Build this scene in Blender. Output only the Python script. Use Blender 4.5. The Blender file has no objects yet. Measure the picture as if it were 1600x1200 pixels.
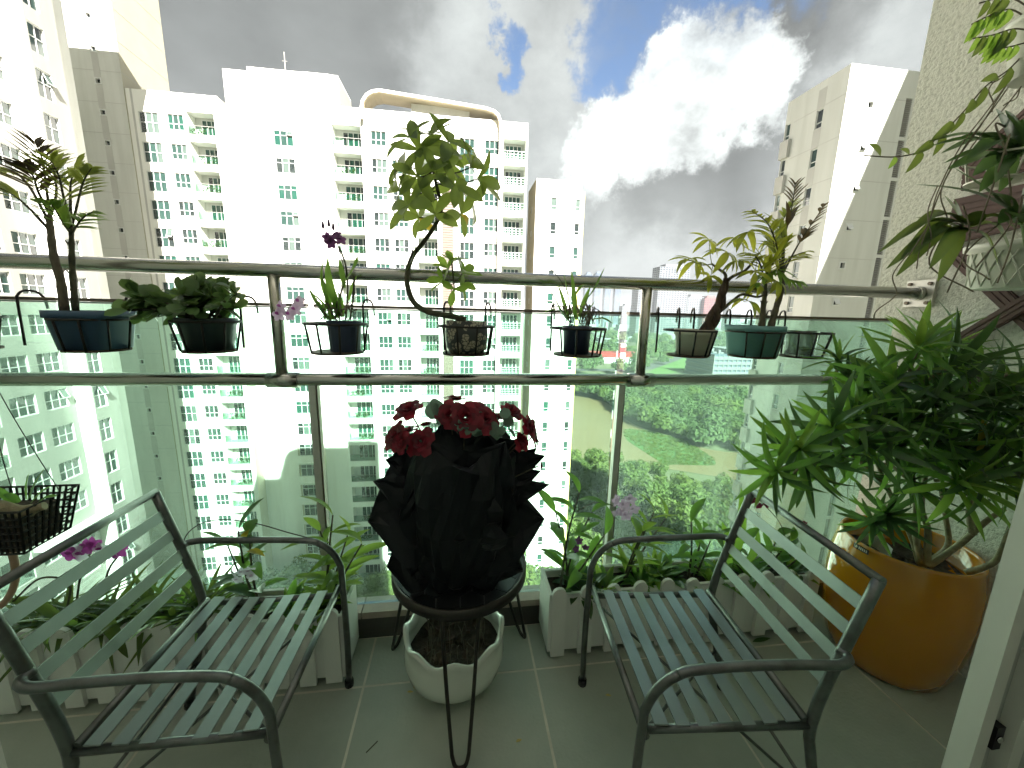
import bpy, math, random
from mathutils import Vector, Matrix, Quaternion, noise as mnoise
R = math.radians
rng = random.Random(7)
SC = bpy.context.scene
COL = SC.collection

# ------------------------------------------------------------------ camera
FPX, YAW, PITCH, ROLL = 603.0, R(7.8), R(10.67), R(1.4)
EYE = Vector((0, 0, 1.28))
FW = Vector((math.sin(YAW)*math.cos(PITCH), math.cos(YAW)*math.cos(PITCH), -math.sin(PITCH)))
R0 = Vector((math.cos(YAW), -math.sin(YAW), 0)); U0 = R0.cross(FW)
RT = R0*math.cos(ROLL)+U0*math.sin(ROLL); UP = -R0*math.sin(ROLL)+U0*math.cos(ROLL)
camd = bpy.data.cameras.new('camera'); cam = bpy.data.objects.new('camera', camd); COL.objects.link(cam)
camd.sensor_width = 36; camd.lens = 36*FPX/1600; camd.clip_start = .01; camd.clip_end = 9000
cam.matrix_world = Matrix(((RT.x, UP.x, -FW.x, EYE.x), (RT.y, UP.y, -FW.y, EYE.y), (RT.z, UP.z, -FW.z, EYE.z), (0, 0, 0, 1)))
SC.camera = cam
def ray(x, y): return FW*FPX+RT*(x-800)-UP*(y-600)
def WY(x, y, Y=1.23): d = ray(x, y); return EYE+d*((Y-EYE.y)/d.y)
def WX(x, y, X): d = ray(x, y); return EYE+d*((X-EYE.x)/d.x)
def WZ(x, y, Z): d = ray(x, y); return EYE+d*((Z-EYE.z)/d.z)

# ------------------------------------------------------------------ view, sun, sky
SC.view_settings.view_transform = 'Standard'; SC.view_settings.look = 'None'
SC.view_settings.gamma = 1; SC.view_settings.use_curve_mapping = False
SC.view_settings.exposure = EXPOSURE = 2.82
SUN = Vector((-.25, 1, -.80)).normalized()          # direction the light travels
sl = bpy.data.lights.new('sun', 'SUN'); sl.energy = 4.5; sl.angle = R(.5); sl.color = (1, .965, .90)
so = bpy.data.objects.new('sun', sl); COL.objects.link(so); so.rotation_euler = SUN.to_track_quat('-Z', 'Y').to_euler(); so.location = (0, -30, 60)
wd = bpy.data.worlds.new('World'); SC.world = wd; wd.use_nodes = True
nt = wd.node_tree; nt.nodes.clear()
def N(t, tree=None, **kw):
    n = (tree or nt).nodes.new(t)
    for k, v in kw.items(): setattr(n, k, v)
    return n
def L(a, b, tree=None): (tree or nt).links.new(a, b)
def MATH(op, a, b=None, c=None, tree=None, clamp=False):
    n = N('ShaderNodeMath', tree, operation=op); n.use_clamp = clamp
    for i, v in enumerate((a, b, c)):
        if v is None: continue
        if isinstance(v, (int, float)): n.inputs[i].default_value = v
        else: L(v, n.inputs[i], tree)
    return n.outputs[0]
def build_sky():
    tc = N('ShaderNodeTexCoord'); d = tc.outputs['Generated']
    def nz(scale, detail, rough, off=0, stretch=1.0):
        mp = N('ShaderNodeMapping'); mp.inputs['Scale'].default_value = (1, 1, stretch); mp.inputs['Location'].default_value = (off, off*.7, off*.3)
        L(d, mp.inputs['Vector'])
        n = N('ShaderNodeTexNoise'); n.inputs['Scale'].default_value = scale; n.inputs['Detail'].default_value = detail; n.inputs['Roughness'].default_value = rough
        L(mp.outputs[0], n.inputs['Vector']); return n
    big = nz(2.6, 9, .58, 3.1, 1.7); fine = nz(7.5, 10, .62, 9.3, 1.4); wrp = nz(6, 9, .65, 1.7)
    # ragged edges: shift the look-up direction by noise
    sub = N('ShaderNodeVectorMath', operation='SUBTRACT'); L(wrp.outputs['Color'], sub.inputs[0]); sub.inputs[1].default_value = (.5, .5, .5)
    scl = N('ShaderNodeVectorMath', operation='SCALE'); L(sub.outputs[0], scl.inputs[0]); scl.inputs['Scale'].default_value = .30
    add = N('ShaderNodeVectorMath', operation='ADD'); L(d, add.inputs[0]); L(scl.outputs[0], add.inputs[1])
    nrm = N('ShaderNodeVectorMath', operation='NORMALIZE'); L(add.outputs[0], nrm.inputs[0]); dw = nrm.outputs[0]
    def blob(px, py, rin, rout, vec=dw):
        c = ray(px, py).normalized()
        dp = N('ShaderNodeVectorMath', operation='DOT_PRODUCT'); L(vec, dp.inputs[0]); dp.inputs[1].default_value = c
        mr = N('ShaderNodeMapRange', interpolation_type='SMOOTHSTEP'); L(dp.outputs['Value'], mr.inputs['Value'])
        mr.inputs['From Min'].default_value = math.cos(R(rout)); mr.inputs['From Max'].default_value = math.cos(R(rin))
        return mr.outputs[0]
    def mx(*a):
        o = a[0]
        for b in a[1:]: o = MATH('MAXIMUM', o, b)
        return o
    blue = mx(blob(965, 30, 3.0, 5.6), blob(1030, 5, 5.2, 8.0), blob(1105, -25, 5.2, 8.2), blob(1160, 45, .8, 3.2), blob(952, 95, .8, 3.0), blob(800, 55, 0, 2.2), blob(792, 85, 0, 1.8), blob(1330, -300, 6, 12), blob(480, -480, 8, 15))
    white = mx(blob(1090, 150, 5.6, 8.0), blob(1000, 195, 4.4, 6.8), blob(1155, 130, 3, 5.4), blob(935, 255, 2, 6), blob(1065, 95, 2.5, 4))
    soft = mx(blob(800, 110, 5, 14), blob(860, 230, 6, 13), blob(1010, 420, 4, 14, d), blob(1330, 330, 4, 13, d), blob(1420, 90, 3, 11))
    dark = mx(blob(1050, 285, 3, 9), blob(1160, 255, 3, 10), blob(1250, 20, 4, 9))
    # brightness of the cloud deck
    b = MATH('MULTIPLY_ADD', big.outputs['Fac'], .082, .0145)
    b = MATH('MULTIPLY_ADD', MATH('MULTIPLY', soft, fine.outputs['Fac']), .088, b)
    b = MATH('MULTIPLY', b, MATH('SUBTRACT', 1.0, MATH('MULTIPLY', dark, .34)))
    b = MATH('MULTIPLY_ADD', MATH('MULTIPLY', white, MATH('MULTIPLY_ADD', fine.outputs['Fac'], 1.7, -.35)), .215, b)
    gray = N('ShaderNodeCombineColor')
    L(MATH('MULTIPLY', b, .945), gray.inputs[0]); L(b, gray.inputs[1]); L(MATH('MULTIPLY', b, .985), gray.inputs[2])
    sky = N('ShaderNodeTexSky', sky_type='NISHITA'); sky.sun_disc = False
    el = math.asin(-SUN.z); sky.sun_elevation = el
    sky.sun_rotation = math.atan2(-SUN.x, -SUN.y)
    sky.air_density = 1.0; sky.dust_density = .6; sky.ozone_density = 2.0
    ss = N('ShaderNodeVectorMath', operation='SCALE'); L(sky.outputs[0], ss.inputs[0]); ss.inputs['Scale'].default_value = .030
    bm = MATH('MULTIPLY', blue, MATH('MULTIPLY_ADD', fine.outputs['Fac'], -1.3, 1.65), clamp=True)
    bm = MATH('MULTIPLY', bm, MATH('SUBTRACT', 1.0, MATH('MULTIPLY', white, .9)), clamp=True)
    mix = N('ShaderNodeMix', data_type='RGBA'); L(bm, mix.inputs['Factor']); L(gray.outputs[0], mix.inputs['A']); L(ss.outputs[0], mix.inputs['B'])
    bg = N('ShaderNodeBackground'); L(mix.outputs['Result'], bg.inputs['Color']); bg.inputs['Strength'].default_value = 1.0
    out = N('ShaderNodeOutputWorld'); L(bg.outputs[0], out.inputs['Surface'])
build_sky()
SC.cycles.max_bounces = 10; SC.cycles.diffuse_bounces = 4; SC.cycles.transparent_max_bounces = 32; SC.cycles.caustics_reflective = False; SC.cycles.caustics_refractive = False
SC.cycles.use_denoising = True; SC.cycles.sample_clamp_indirect = 6

# ------------------------------------------------------------------ materials
MT = {}
def mat(name, col, rough=.6, metal=0, var=0, vscale=8, bump=0, bscale=60, spec=.5, coat=0, trans=None, col2=None, detail=4, stretch=None, thr=None):
    """procedural material: base colour with noise variation towards col2, noise bump, optional leaf translucency"""
    m = bpy.data.materials.new(name); m.use_nodes = True; t = m.node_tree; p = t.nodes['Principled BSDF']
    p.inputs['Roughness'].default_value = rough; p.inputs['Metallic'].default_value = metal
    p.inputs['Specular IOR Level'].default_value = spec; p.inputs['Coat Weight'].default_value = coat
    tc = N('ShaderNodeTexCoord', t)
    src = tc.outputs['Object']
    if stretch:
        mp = N('ShaderNodeMapping', t); mp.inputs['Scale'].default_value = stretch; L(src, mp.inputs['Vector'], t); src = mp.outputs[0]
    c = None
    if var or col2:
        n = N('ShaderNodeTexNoise', t); n.inputs['Scale'].default_value = vscale; n.inputs['Detail'].default_value = detail; n.inputs['Roughness'].default_value = .6; L(src, n.inputs['Vector'], t)
        r = N('ShaderNodeMapRange', t); L(n.outputs['Fac'], r.inputs['Value'], t)
        lo, hi = thr or (.3, .7)
        r.inputs['From Min'].default_value = lo; r.inputs['From Max'].default_value = hi
        x = N('ShaderNodeMix', t, data_type='RGBA'); L(r.outputs[0], x.inputs['Factor'], t)
        x.inputs['A'].default_value = (*col, 1)
        x.inputs['B'].default_value = (*(col2 or [max(0, k*(1-var)) for k in col]), 1)
        c = x.outputs['Result']; L(c, p.inputs['Base Color'], t)
    else: p.inputs['Base Color'].default_value = (*col, 1)
    if bump:
        n = N('ShaderNodeTexNoise', t); n.inputs['Scale'].default_value = bscale; n.inputs['Detail'].default_value = 5; L(src, n.inputs['Vector'], t)
        b = N('ShaderNodeBump', t); b.inputs['Strength'].default_value = bump; b.inputs['Distance'].default_value = .02; L(n.outputs['Fac'], b.inputs['Height'], t); L(b.outputs[0], p.inputs['Normal'], t)
    if trans:
        tr = N('ShaderNodeBsdfTranslucent', t); tr.inputs['Color'].default_value = (*trans[1], 1)
        ms = N('ShaderNodeMixShader', t); ms.inputs[0].default_value = trans[0]
        L(p.outputs[0], ms.inputs[1], t); L(tr.outputs[0], ms.inputs[2], t); L(ms.outputs[0], t.nodes['Material Output'].inputs[0], t)
    MT[name] = m; return m
def glassmat(name, tint, refl=.5, haze=0.0):
    m = bpy.data.materials.new(name); m.use_nodes = True; t = m.node_tree; t.nodes.clear()
    tr = N('ShaderNodeBsdfTransparent', t); tr.inputs[0].default_value = (*tint, 1)
    gl = N('ShaderNodeBsdfGlossy', t); gl.inputs['Roughness'].default_value = .02
    lw = N('ShaderNodeFresnel', t); lw.inputs[0].default_value = 1.45
    f = MATH('MULTIPLY', lw.outputs[0], refl, tree=t)
    ms = N('ShaderNodeMixShader', t); L(f, ms.inputs[0], t); L(tr.outputs[0], ms.inputs[1], t); L(gl.outputs[0], ms.inputs[2], t)
    last = ms.outputs[0]
    if haze:                                   # film of dust on the pane
        tl = N('ShaderNodeBsdfTranslucent', t); tl.inputs[0].default_value = (.72, .95, .85, 1)
        tc = N('ShaderNodeTexCoord', t); n = N('ShaderNodeTexNoise', t); n.inputs['Scale'].default_value = 5; n.inputs['Detail'].default_value = 8; mp = N('ShaderNodeMapping', t); mp.inputs['Scale'].default_value = (1.6, 1, .18); L(tc.outputs['Object'], mp.inputs['Vector'], t); L(mp.outputs[0], n.inputs['Vector'], t)
        m2 = N('ShaderNodeMixShader', t); L(MATH('MULTIPLY_ADD', n.outputs['Fac'], haze*5, -haze*1.5, tree=t, clamp=True), m2.inputs[0], t); L(last, m2.inputs[1], t); L(tl.outputs[0], m2.inputs[2], t); last = m2.outputs[0]
    o = N('ShaderNodeOutputMaterial', t); L(last, o.inputs[0], t); MT[name] = m; return m

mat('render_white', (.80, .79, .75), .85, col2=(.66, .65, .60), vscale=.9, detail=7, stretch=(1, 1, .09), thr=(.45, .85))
mat('render_dim_side', (.35, .345, .315), .85, col2=(.28, .275, .25), vscale=.9, detail=8, stretch=(1, 1, .1), thr=(.42, .8))  # weak grazing sun on the left tower's side walls painted as darker render
mat('render_cream_and_dim_flank', (.50, .47, .36), .85, var=.1, vscale=.4)  # cream of the spandrels; on side walls, weaker grazing light put into the colour
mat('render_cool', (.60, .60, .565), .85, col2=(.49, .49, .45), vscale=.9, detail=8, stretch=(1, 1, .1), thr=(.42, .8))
mat('render_grey', (.50, .49, .46), .85, var=.12, vscale=.5)
mat('render_yellow', (.80, .66, .25), .8, var=.1, vscale=.5)
mat('render_tan', (.52, .43, .28), .85, var=.15, vscale=.6)
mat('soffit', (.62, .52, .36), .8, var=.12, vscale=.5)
mat('louvre_brown', (.16, .125, .10), .6, var=.2, vscale=3)
mat('louvre_grey', (.25, .24, .22), .6)
mat('window_frame', (.62, .63, .61), .5)
mat('pane_green', (.03, .062, .053), .06, col2=(.016, .038, .032), vscale=2.2, stretch=(3, 3, .4), spec=.7)
mat('pane_dark', (.012, .018, .018), .05, col2=(.03, .04, .038), vscale=2, spec=.8)
mat('pane_pale', (.09, .12, .105), .1, col2=(.055, .08, .07), vscale=3, stretch=(3, 3, .4), spec=.7)
mat('pane_teal', (.02, .075, .055), .06, col2=(.012, .05, .038), vscale=2, stretch=(4, 4, .4), spec=.7)
glassmat('balcony_glass', (.66, .80, .73), .8)
mat('roof_tar', (.3, .3, .29), .9, var=.2)
mat('steel', (.56, .56, .52), .22, 1.0, var=.15, vscale=30, stretch=(.2, 1, 1))
mat('steel_post', (.55, .53, .46), .25, 1.0, var=.2, vscale=20, stretch=(1, 1, .1))
mat('brushed_plate', (.72, .70, .64), .4, .7, var=.1, vscale=60)
glassmat('railing_glass', (.77, .95, .875), .45, .04)
mat('glass_edge', (.55, .75, .66), .2)
mat('cap_dark', (.17, .14, .11), .35, .7)
mat('floor_tile', (.44, .48, .41), .40, col2=(.31, .345, .29), vscale=2.6, detail=10, thr=(.35, .75), bump=.12, bscale=90, spec=.4)
mat('grout', (.70, .68, .58), .9, col2=(.45, .42, .34), vscale=5, thr=(.4, .7))
mat('kerb_stone', (.46, .37, .31), .6, col2=(.36, .29, .25), vscale=30, detail=8)
mat('kerb_side', (.10, .09, .08), .8, var=.2, vscale=20)
mat('ceiling_paint', (.75, .74, .7), .9)
mat('room_wall', (.34, .335, .31), .9)
def stuccomat():
    m = mat('stucco', (.62, .61, .50), .92); t = m.node_tree; p = t.nodes['Principled BSDF']
    tc = N('ShaderNodeTexCoord', t)
    v = N('ShaderNodeTexNoise', t); v.inputs['Scale'].default_value = 75; v.inputs['Detail'].default_value = 6; v.inputs['Roughness'].default_value = .65; L(tc.outputs['Object'], v.inputs['Vector'], t)
    b = N('ShaderNodeBump', t); b.inputs['Strength'].default_value = .9; b.inputs['Distance'].default_value = .012; L(v.outputs['Fac'], b.inputs['Height'], t); L(b.outputs[0], p.inputs['Normal'], t)
    r = N('ShaderNodeMapRange', t); r.inputs['From Min'].default_value = .36; r.inputs['From Max'].default_value = .52; L(v.outputs['Fac'], r.inputs['Value'], t)
    x = N('ShaderNodeMix', t, data_type='RGBA'); L(r.outputs[0], x.inputs['Factor'], t); x.inputs['A'].default_value = (.60, .60, .51, 1); x.inputs['B'].default_value = (.80, .80, .70, 1); L(x.outputs['Result'], p.inputs['Base Color'], t)
stuccomat()
def leafmat(name, col, tcol, f=.4, col2=None, rough=.38):
    mat(name, col, rough, col2=col2 or [k*.6 for k in col], vscale=14, trans=(f, tcol), spec=.45)
leafmat('leaf_schef', (0.105, 0.161, 0.042), (0.308, 0.42, 0.07), .46, (0.07, 0.119, 0.035))
leafmat('leaf_schef_old', (0.42, 0.308, 0.042), (0.6, 0.476, 0.056), .45)
leafmat('leaf_money', (.20, .24, .03), (.52, .56, .06), .52, (.13, .18, .025))
leafmat('leaf_palm', (0.14, 0.182, 0.049), (0.476, 0.56, 0.098), .48, (0.084, 0.119, 0.035))
leafmat('leaf_palm_bronze', (0.098, 0.077, 0.042), (0.224, 0.168, 0.07), .35)
leafmat('leaf_jade', (0.114, 0.193, 0.07), (0.245, 0.385, 0.0875), .25, (0.0788, 0.14, 0.056), .3)
leafmat('leaf_orchid', (0.091, 0.196, 0.0448), (0.308, 0.56, 0.084), .42, (0.056, 0.126, 0.0308))
leafmat('leaf_bright', (0.14, 0.294, 0.049), (0.448, 0.6, 0.098), .45, (0.063, 0.14, 0.028))
leafmat('leaf_dark', (0.049, 0.105, 0.0385), (0.158, 0.28, 0.07), .32, (0.0315, 0.07, 0.028), .28)
leafmat('leaf_lime', (0.14, 0.28, 0.042), (0.392, 0.6, 0.084), .42, (0.07, 0.154, 0.028), .3)
leafmat('leaf_yellow', (.45, .36, .05), (.6, .5, .08), .4)
leafmat('leaf_strap', (0.056, 0.105, 0.028), (0.252, 0.336, 0.056), .35, (0.0392, 0.07, 0.0252), .35)
leafmat('eucalyptus', (.13, .18, .14), (.2, .26, .2), .35, (.09, .13, .10), .55)
leafmat('petal_white', (.75, .74, .78), (.8, .78, .85), .4, (.65, .55, .70))
leafmat('petal_purple', (.30, .03, .26), (.5, .06, .4), .4, (.45, .20, .42))
leafmat('petal_pink', (.60, .40, .58), (.7, .5, .7), .4, (.72, .66, .74))
leafmat('petal_maroon', (.10, .012, .03), (.2, .02, .05), .3)
leafmat('petal_violet', (.09, .03, .10), (.2, .07, .2), .3)
leafmat('rose_red', (.26, .010, .028), (.48, .018, .04), .3, (.09, .004, .012), .5)
leafmat('rose_deep', (.15, .006, .018), (.34, .012, .03), .3, (.06, .003, .009), .5)
mat('bark_green', (.10, .10, .055), .8, col2=(.05, .05, .03), vscale=30, bump=.4, bscale=60)
mat('bark_brown', (.13, .085, .06), .85, col2=(.06, .04, .03), vscale=25, bump=.6, bscale=50)
mat('bark_pale', (.32, .28, .17), .8, col2=(.20, .17, .10), vscale=25, bump=.4, bscale=60)
mat('bark_dark', (.10, .085, .06), .85, col2=(.17, .145, .10), vscale=20, bump=.5, bscale=40)
mat('root_grey', (.22, .19, .13), .85, var=.3, vscale=20)
mat('soil', (.045, .032, .022), .95, col2=(.09, .07, .05), vscale=40, bump=.8, bscale=90)
mat('pot_blue', (.06, .12, .21), .38, var=.12, vscale=4)
mat('pot_darkgreen', (.018, .035, .036), .42, var=.15, vscale=5)
mat('pot_navy', (.018, .03, .065), .4, var=.1, vscale=6)
mat('pot_cream', (.72, .69, .57), .5, var=.1, vscale=6)
mat('pot_teal', (.17, .36, .37), .45, var=.1, vscale=4)
mat('pot_glazed', (.74, .78, .70), .12, var=.06, vscale=3, coat=.5)
mat('pot_lattice', (.60, .62, .52), .55, var=.06, vscale=5)
mat('pot_gold', (.60, .235, .003), .12, col2=(.47, .18, .003), vscale=2, coat=.8, spec=.6)
mat('badge', (.02, .02, .02), .3)
mat('badge_print', (.75, .73, .65), .4)
mat('wire_black', (.018, .016, .014), .5, .3)
mat('wire_rust', (.08, .05, .035), .7, .3, var=.3, vscale=40)
mat('wire_pale', (.55, .54, .45), .5, .3)
mat('picket_white', (.82, .83, .78), .5, col2=(.76, .77, .72), vscale=5, stretch=(1, 1, .2), bump=.06, bscale=30)
mat('chair_metal', (.16, .17, .165), .30, .75, col2=(.085, .085, .075), vscale=16, detail=9, thr=(.42, .72), bump=.05, bscale=150)
mat('chair_slat', (.42, .45, .44), .30, .8, col2=(.34, .37, .36), vscale=8, bump=.03, bscale=200)
mat('rubber', (.012, .012, .012), .7)
mat('table_rim', (.03, .025, .02), .55, .2, var=.2, vscale=10)
mat('table_tile', (.016, .018, .020), .28, var=.3, vscale=12)
mat('table_grout', (.09, .095, .09), .6)
mat('hairpin', (.035, .03, .026), .45, .5)
mat('wrap_black', (.005, .007, .008), .5, col2=(.009, .011, .013), vscale=5, bump=.15, bscale=9, spec=.22)
mat('trellis_wood', (.115, .062, .048), .65, col2=(.08, .044, .036), vscale=14, stretch=(1, .15, 1), bump=.3, bscale=40)
mat('door_alu', (.66, .67, .60), .4, .1, var=.05)
mat('door_face', (.40, .42, .38), .45, .1, var=.06)
mat('hose', (.48, .30, .20), .55)
mat('litter_yellow', (.55, .45, .16), .6)
mat('twig', (.05, .04, .03), .8)
glassmat('clear_plastic', (.93, .97, .95), .8)
mat('foliage_a', (.065, .10, .03), .7, col2=(.10, .135, .038), vscale=.25, trans=(.25, (.16, .24, .04)), spec=.2)
mat('foliage_b', (.05, .085, .032), .7, col2=(.075, .11, .04), vscale=.3, trans=(.2, (.10, .18, .04)), spec=.2)
mat('foliage_c', (.085, .115, .03), .7, col2=(.12, .15, .045), vscale=.25, trans=(.25, (.2, .28, .05)), spec=.2)
mat('grass', (.07, .14, .028), .9, col2=(.05, .10, .022), vscale=.05, detail=9, bump=.6, bscale=2)
mat('marsh', (.055, .115, .026), .9, col2=(.035, .08, .02), vscale=.12, detail=10, bump=.7, bscale=1.5)
mat('ground', (.06, .085, .035), .95, col2=(.11, .105, .06), vscale=.03, detail=9)
mat('river', (.155, .125, .065), .35, col2=(.13, .105, .055), vscale=.02, bump=.15, bscale=1.2, spec=.4)
mat('asphalt', (.06, .06, .06), .9, var=.2, vscale=.1)
mat('paving', (.2, .19, .165), .9, var=.2, vscale=.2)
mat('paint_white', (.45, .45, .44), .6)
mat('paint_red', (.25, .02, .02), .5)
mat('far_concrete', (.15, .16, .17), .8, var=.1, vscale=.05)
mat('far_blue', (.07, .095, .13), .4)
mat('far_window', (.03, .04, .055), .25)
mat('far_brick', (.17, .06, .055), .8, var=.1, vscale=.05)
mat('far_city', (.20, .21, .215), .9, col2=(.10, .125, .115), vscale=.02)

# ------------------------------------------------------------------ mesh helpers
class MB:
    def __init__(s): s.v = []; s.f = []; s.m = []
    def face(s, pts, mi=0):
        i = len(s.v); s.v += [Vector(p) for p in pts]; s.f.append(tuple(range(i, i+len(pts)))); s.m.append(mi)
    def box(s, lo, hi, mi=0, M=None):
        x0, y0, z0 = lo; x1, y1, z1 = hi; i = len(s.v)
        p = [Vector(q) for q in ((x0, y0, z0), (x1, y0, z0), (x1, y1, z0), (x0, y1, z0), (x0, y0, z1), (x1, y0, z1), (x1, y1, z1), (x0, y1, z1))]
        s.v += [M @ q for q in p] if M else p
        for f in ((3, 2, 1, 0), (4, 5, 6, 7), (0, 1, 5, 4), (1, 2, 6, 5), (2, 3, 7, 6), (3, 0, 4, 7)): s.f.append(tuple(i+k for k in f)); s.m.append(mi)
        return s
    def bar(s, a, b, w, h, up=(0, 0, 1), mi=0):
        """rectangular bar from a to b, w across, h along up"""
        a, b = Vector(a), Vector(b); d = (b-a).normalized(); x = d.cross(Vector(up)).normalized(); u = x.cross(d); i = len(s.v)
        for c in (a, b):
            for sx, su in ((-1, -1), (1, -1), (1, 1), (-1, 1)): s.v.append(c+x*(sx*w/2)+u*(su*h/2))
        for f in ((0, 3, 2, 1), (4, 5, 6, 7), (0, 1, 5, 4), (1, 2, 6, 5), (2, 3, 7, 6), (3, 0, 4, 7)): s.f.append(tuple(i+k for k in f)); s.m.append(mi)
        return s
    def tube(s, pts, r, n=8, mi=0, closed=False, cap=True):
        pts = [Vector(p) for p in pts]; m = len(pts); rr = r if isinstance(r, (list, tuple)) else [r]*m
        prev = None; base = len(s.v)
        for k, p in enumerate(pts):
            if closed: t = pts[(k+1) % m]-pts[k-1]
            else: t = pts[min(k+1, m-1)]-pts[max(k-1, 0)]
            t.normalize()
            if prev is None:
                a = Vector((0, 0, 1)) if abs(t.z) < .9 else Vector((1, 0, 0)); x = t.cross(a).normalized()
            else:
                x = (prev-t*prev.dot(t))
                x = x.normalized() if x.length > 1e-6 else t.orthogonal().normalized()
            prev = x; y = t.cross(x)
            for j in range(n):
                a = 2*math.pi*j/n; s.v.append(p+(x*math.cos(a)+y*math.sin(a))*rr[k])
        for k in range(m if closed else m-1):
            k2 = (k+1) % m
            for j in range(n):
                s.f.append((base+k*n+j, base+k*n+(j+1) % n, base+k2*n+(j+1) % n, base+k2*n+j)); s.m.append(mi)
        if cap and not closed:
            s.f.append(tuple(base+j for j in reversed(range(n)))); s.m.append(mi)
            s.f.append(tuple(base+(m-1)*n+j for j in range(n))); s.m.append(mi)
        return s
    def lathe(s, prof, c=(0, 0, 0), n=28, mi=0, fn=None, cap=True):
        """prof: (r, z) from bottom outside up and, for hollow pots, back down inside; fn(angle, r, z, k) -> r, z"""
        c = Vector(c); base = len(s.v)
        for k, (r, z) in enumerate(prof):
            for j in range(n):
                a = 2*math.pi*j/n; r2, z2 = fn(a, r, z, k) if fn else (r, z)
                s.v.append(c+Vector((r2*math.cos(a), r2*math.sin(a), z2)))
        for k in range(len(prof)-1):
            for j in range(n): s.f.append((base+k*n+j, base+k*n+(j+1) % n, base+(k+1)*n+(j+1) % n, base+(k+1)*n+j)); s.m.append(mi)
        if cap:
            s.f.append(tuple(base+j for j in reversed(range(n)))); s.m.append(mi)
            e = base+(len(prof)-1)*n; s.f.append(tuple(e+j for j in range(n))); s.m.append(mi)
        return s
    def add(s, o, M):
        i = len(s.v); s.v += [M @ q for q in o.v]; s.f += [tuple(i+k for k in f) for f in o.f]; s.m += o.m
        return s
    def mesh(s, name, mats, smooth=False, off=None):
        me = bpy.data.meshes.new(name); o = off or Vector()
        me.from_pydata([tuple(q-o) for q in s.v], [], s.f)
        for m in (mats if isinstance(mats, (list, tuple)) else [mats]): me.materials.append(MT[m])
        if any(s.m): me.polygons.foreach_set('material_index', s.m)
        if smooth: me.polygons.foreach_set('use_smooth', [len(f) <= 4 for f in s.f])
        me.update(); return me
    def build(s, name, mats, parent=None, smooth=False, local=False):
        off = Vector() if (local or parent is None) else org(parent)
        return obj(name, s.mesh(name, mats, smooth, off), parent)
def org(o):
    v = Vector()
    while o: v += o.location; o = o.parent
    return v
def obj(name, me, parent=None, M=None):
    o = bpy.data.objects.new(name, me); COL.objects.link(o); o.parent = parent
    if M is not None: o.matrix_local = M
    return o
def tag(o, label=None, cat=None, group=None, kind=None):
    if label: o['label'] = label
    if cat: o['category'] = cat
    if group: o['group'] = group
    if kind: o['kind'] = kind
    return o
def thing(name, loc, label, cat, group=None, rz=0):
    o = bpy.data.objects.new(name, None); COL.objects.link(o); o.location = loc; o.rotation_euler.z = rz; o.empty_display_size = .1
    return tag(o, label, cat, group)
def copytree(o, parent=None):
    c = o.copy(); COL.objects.link(c); c.parent = parent
    for ch in o.children: copytree(ch, c)
    return c
def spline(pts, n=6):
    """Catmull-Rom through the points"""
    P = [Vector(p) for p in pts]; P = [P[0]*2-P[1]]+P+[P[-1]*2-P[-2]]; out = []
    for i in range(1, len(P)-2):
        for k in range(n):
            t = k/n; a, b, c, d = P[i-1:i+3]
            out.append(.5*((2*b)+(c-a)*t+(2*a-5*b+4*c-d)*t*t+(3*b-a-3*c+d)*t**3))
    out.append(P[-2]); return out
def ramp(a, b, n): return [a+(b-a)*i/max(1, n-1) for i in range(n)]

def leaf_mb(Ln=1, W=.3, arch=.2, fold=.12, n=6, tip=.9, peak=.45, twist=0, wave=0):
    """leaf along +x, arching down, with a folded midrib"""
    m = MB(); top = []
    for k in range(n+1):
        t = k/n
        w = W*.5*(math.sin(math.pi*min(1, t**(math.log(.5)/math.log(peak))))**tip) if 0 < t < 1 else (.012*Ln if t == 0 else .002*Ln)
        x = Ln*t*(1-.25*arch*t); z = -arch*Ln*t*t+wave*math.sin(t*7)*.02*Ln
        c, s_ = math.cos(twist*t), math.sin(twist*t)
        for sy, zz in ((-1, 1), (0, 0), (1, 1)): 
            y = sy*w; dz = zz*w*fold*2
            m.v.append(Vector((x, y*c-dz*s_, z+y*s_+dz*c)))
    for k in range(n):
        a = k*3
        m.f += [(a, a+3, a+4, a+1), (a+1, a+4, a+5, a+2)]; m.m += [0, 0]
    return m
def aim(p, d, up=(0, 0, 1), s=1.0):
    x = Vector(d).normalized(); u = Vector(up); y = u.cross(x)
    if y.length < 1e-4: y = x.orthogonal()
    y.normalize(); z = x.cross(y)
    return Matrix(((x.x*s, y.x*s, z.x*s, p[0]), (x.y*s, y.y*s, z.y*s, p[1]), (x.z*s, y.z*s, z.z*s, p[2]), (0, 0, 0, 1)))
LEAF = {}
def leafmesh(kind, mname, **kw):
    key = (kind, mname)
    if key not in LEAF: LEAF[key] = leaf_mb(**kw).mesh(kind, mname, True)
    return LEAF[key]
def put_leaf(parent, me, p, d, up=(0, 0, 1), s=1.0, name='leaf'):
    return obj(name, me, parent, aim(Vector(p)-org(parent), d, up, s))
def jit(v, a): return Vector(v)+Vector((rng.uniform(-a, a), rng.uniform(-a, a), rng.uniform(-a, a)))
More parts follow.
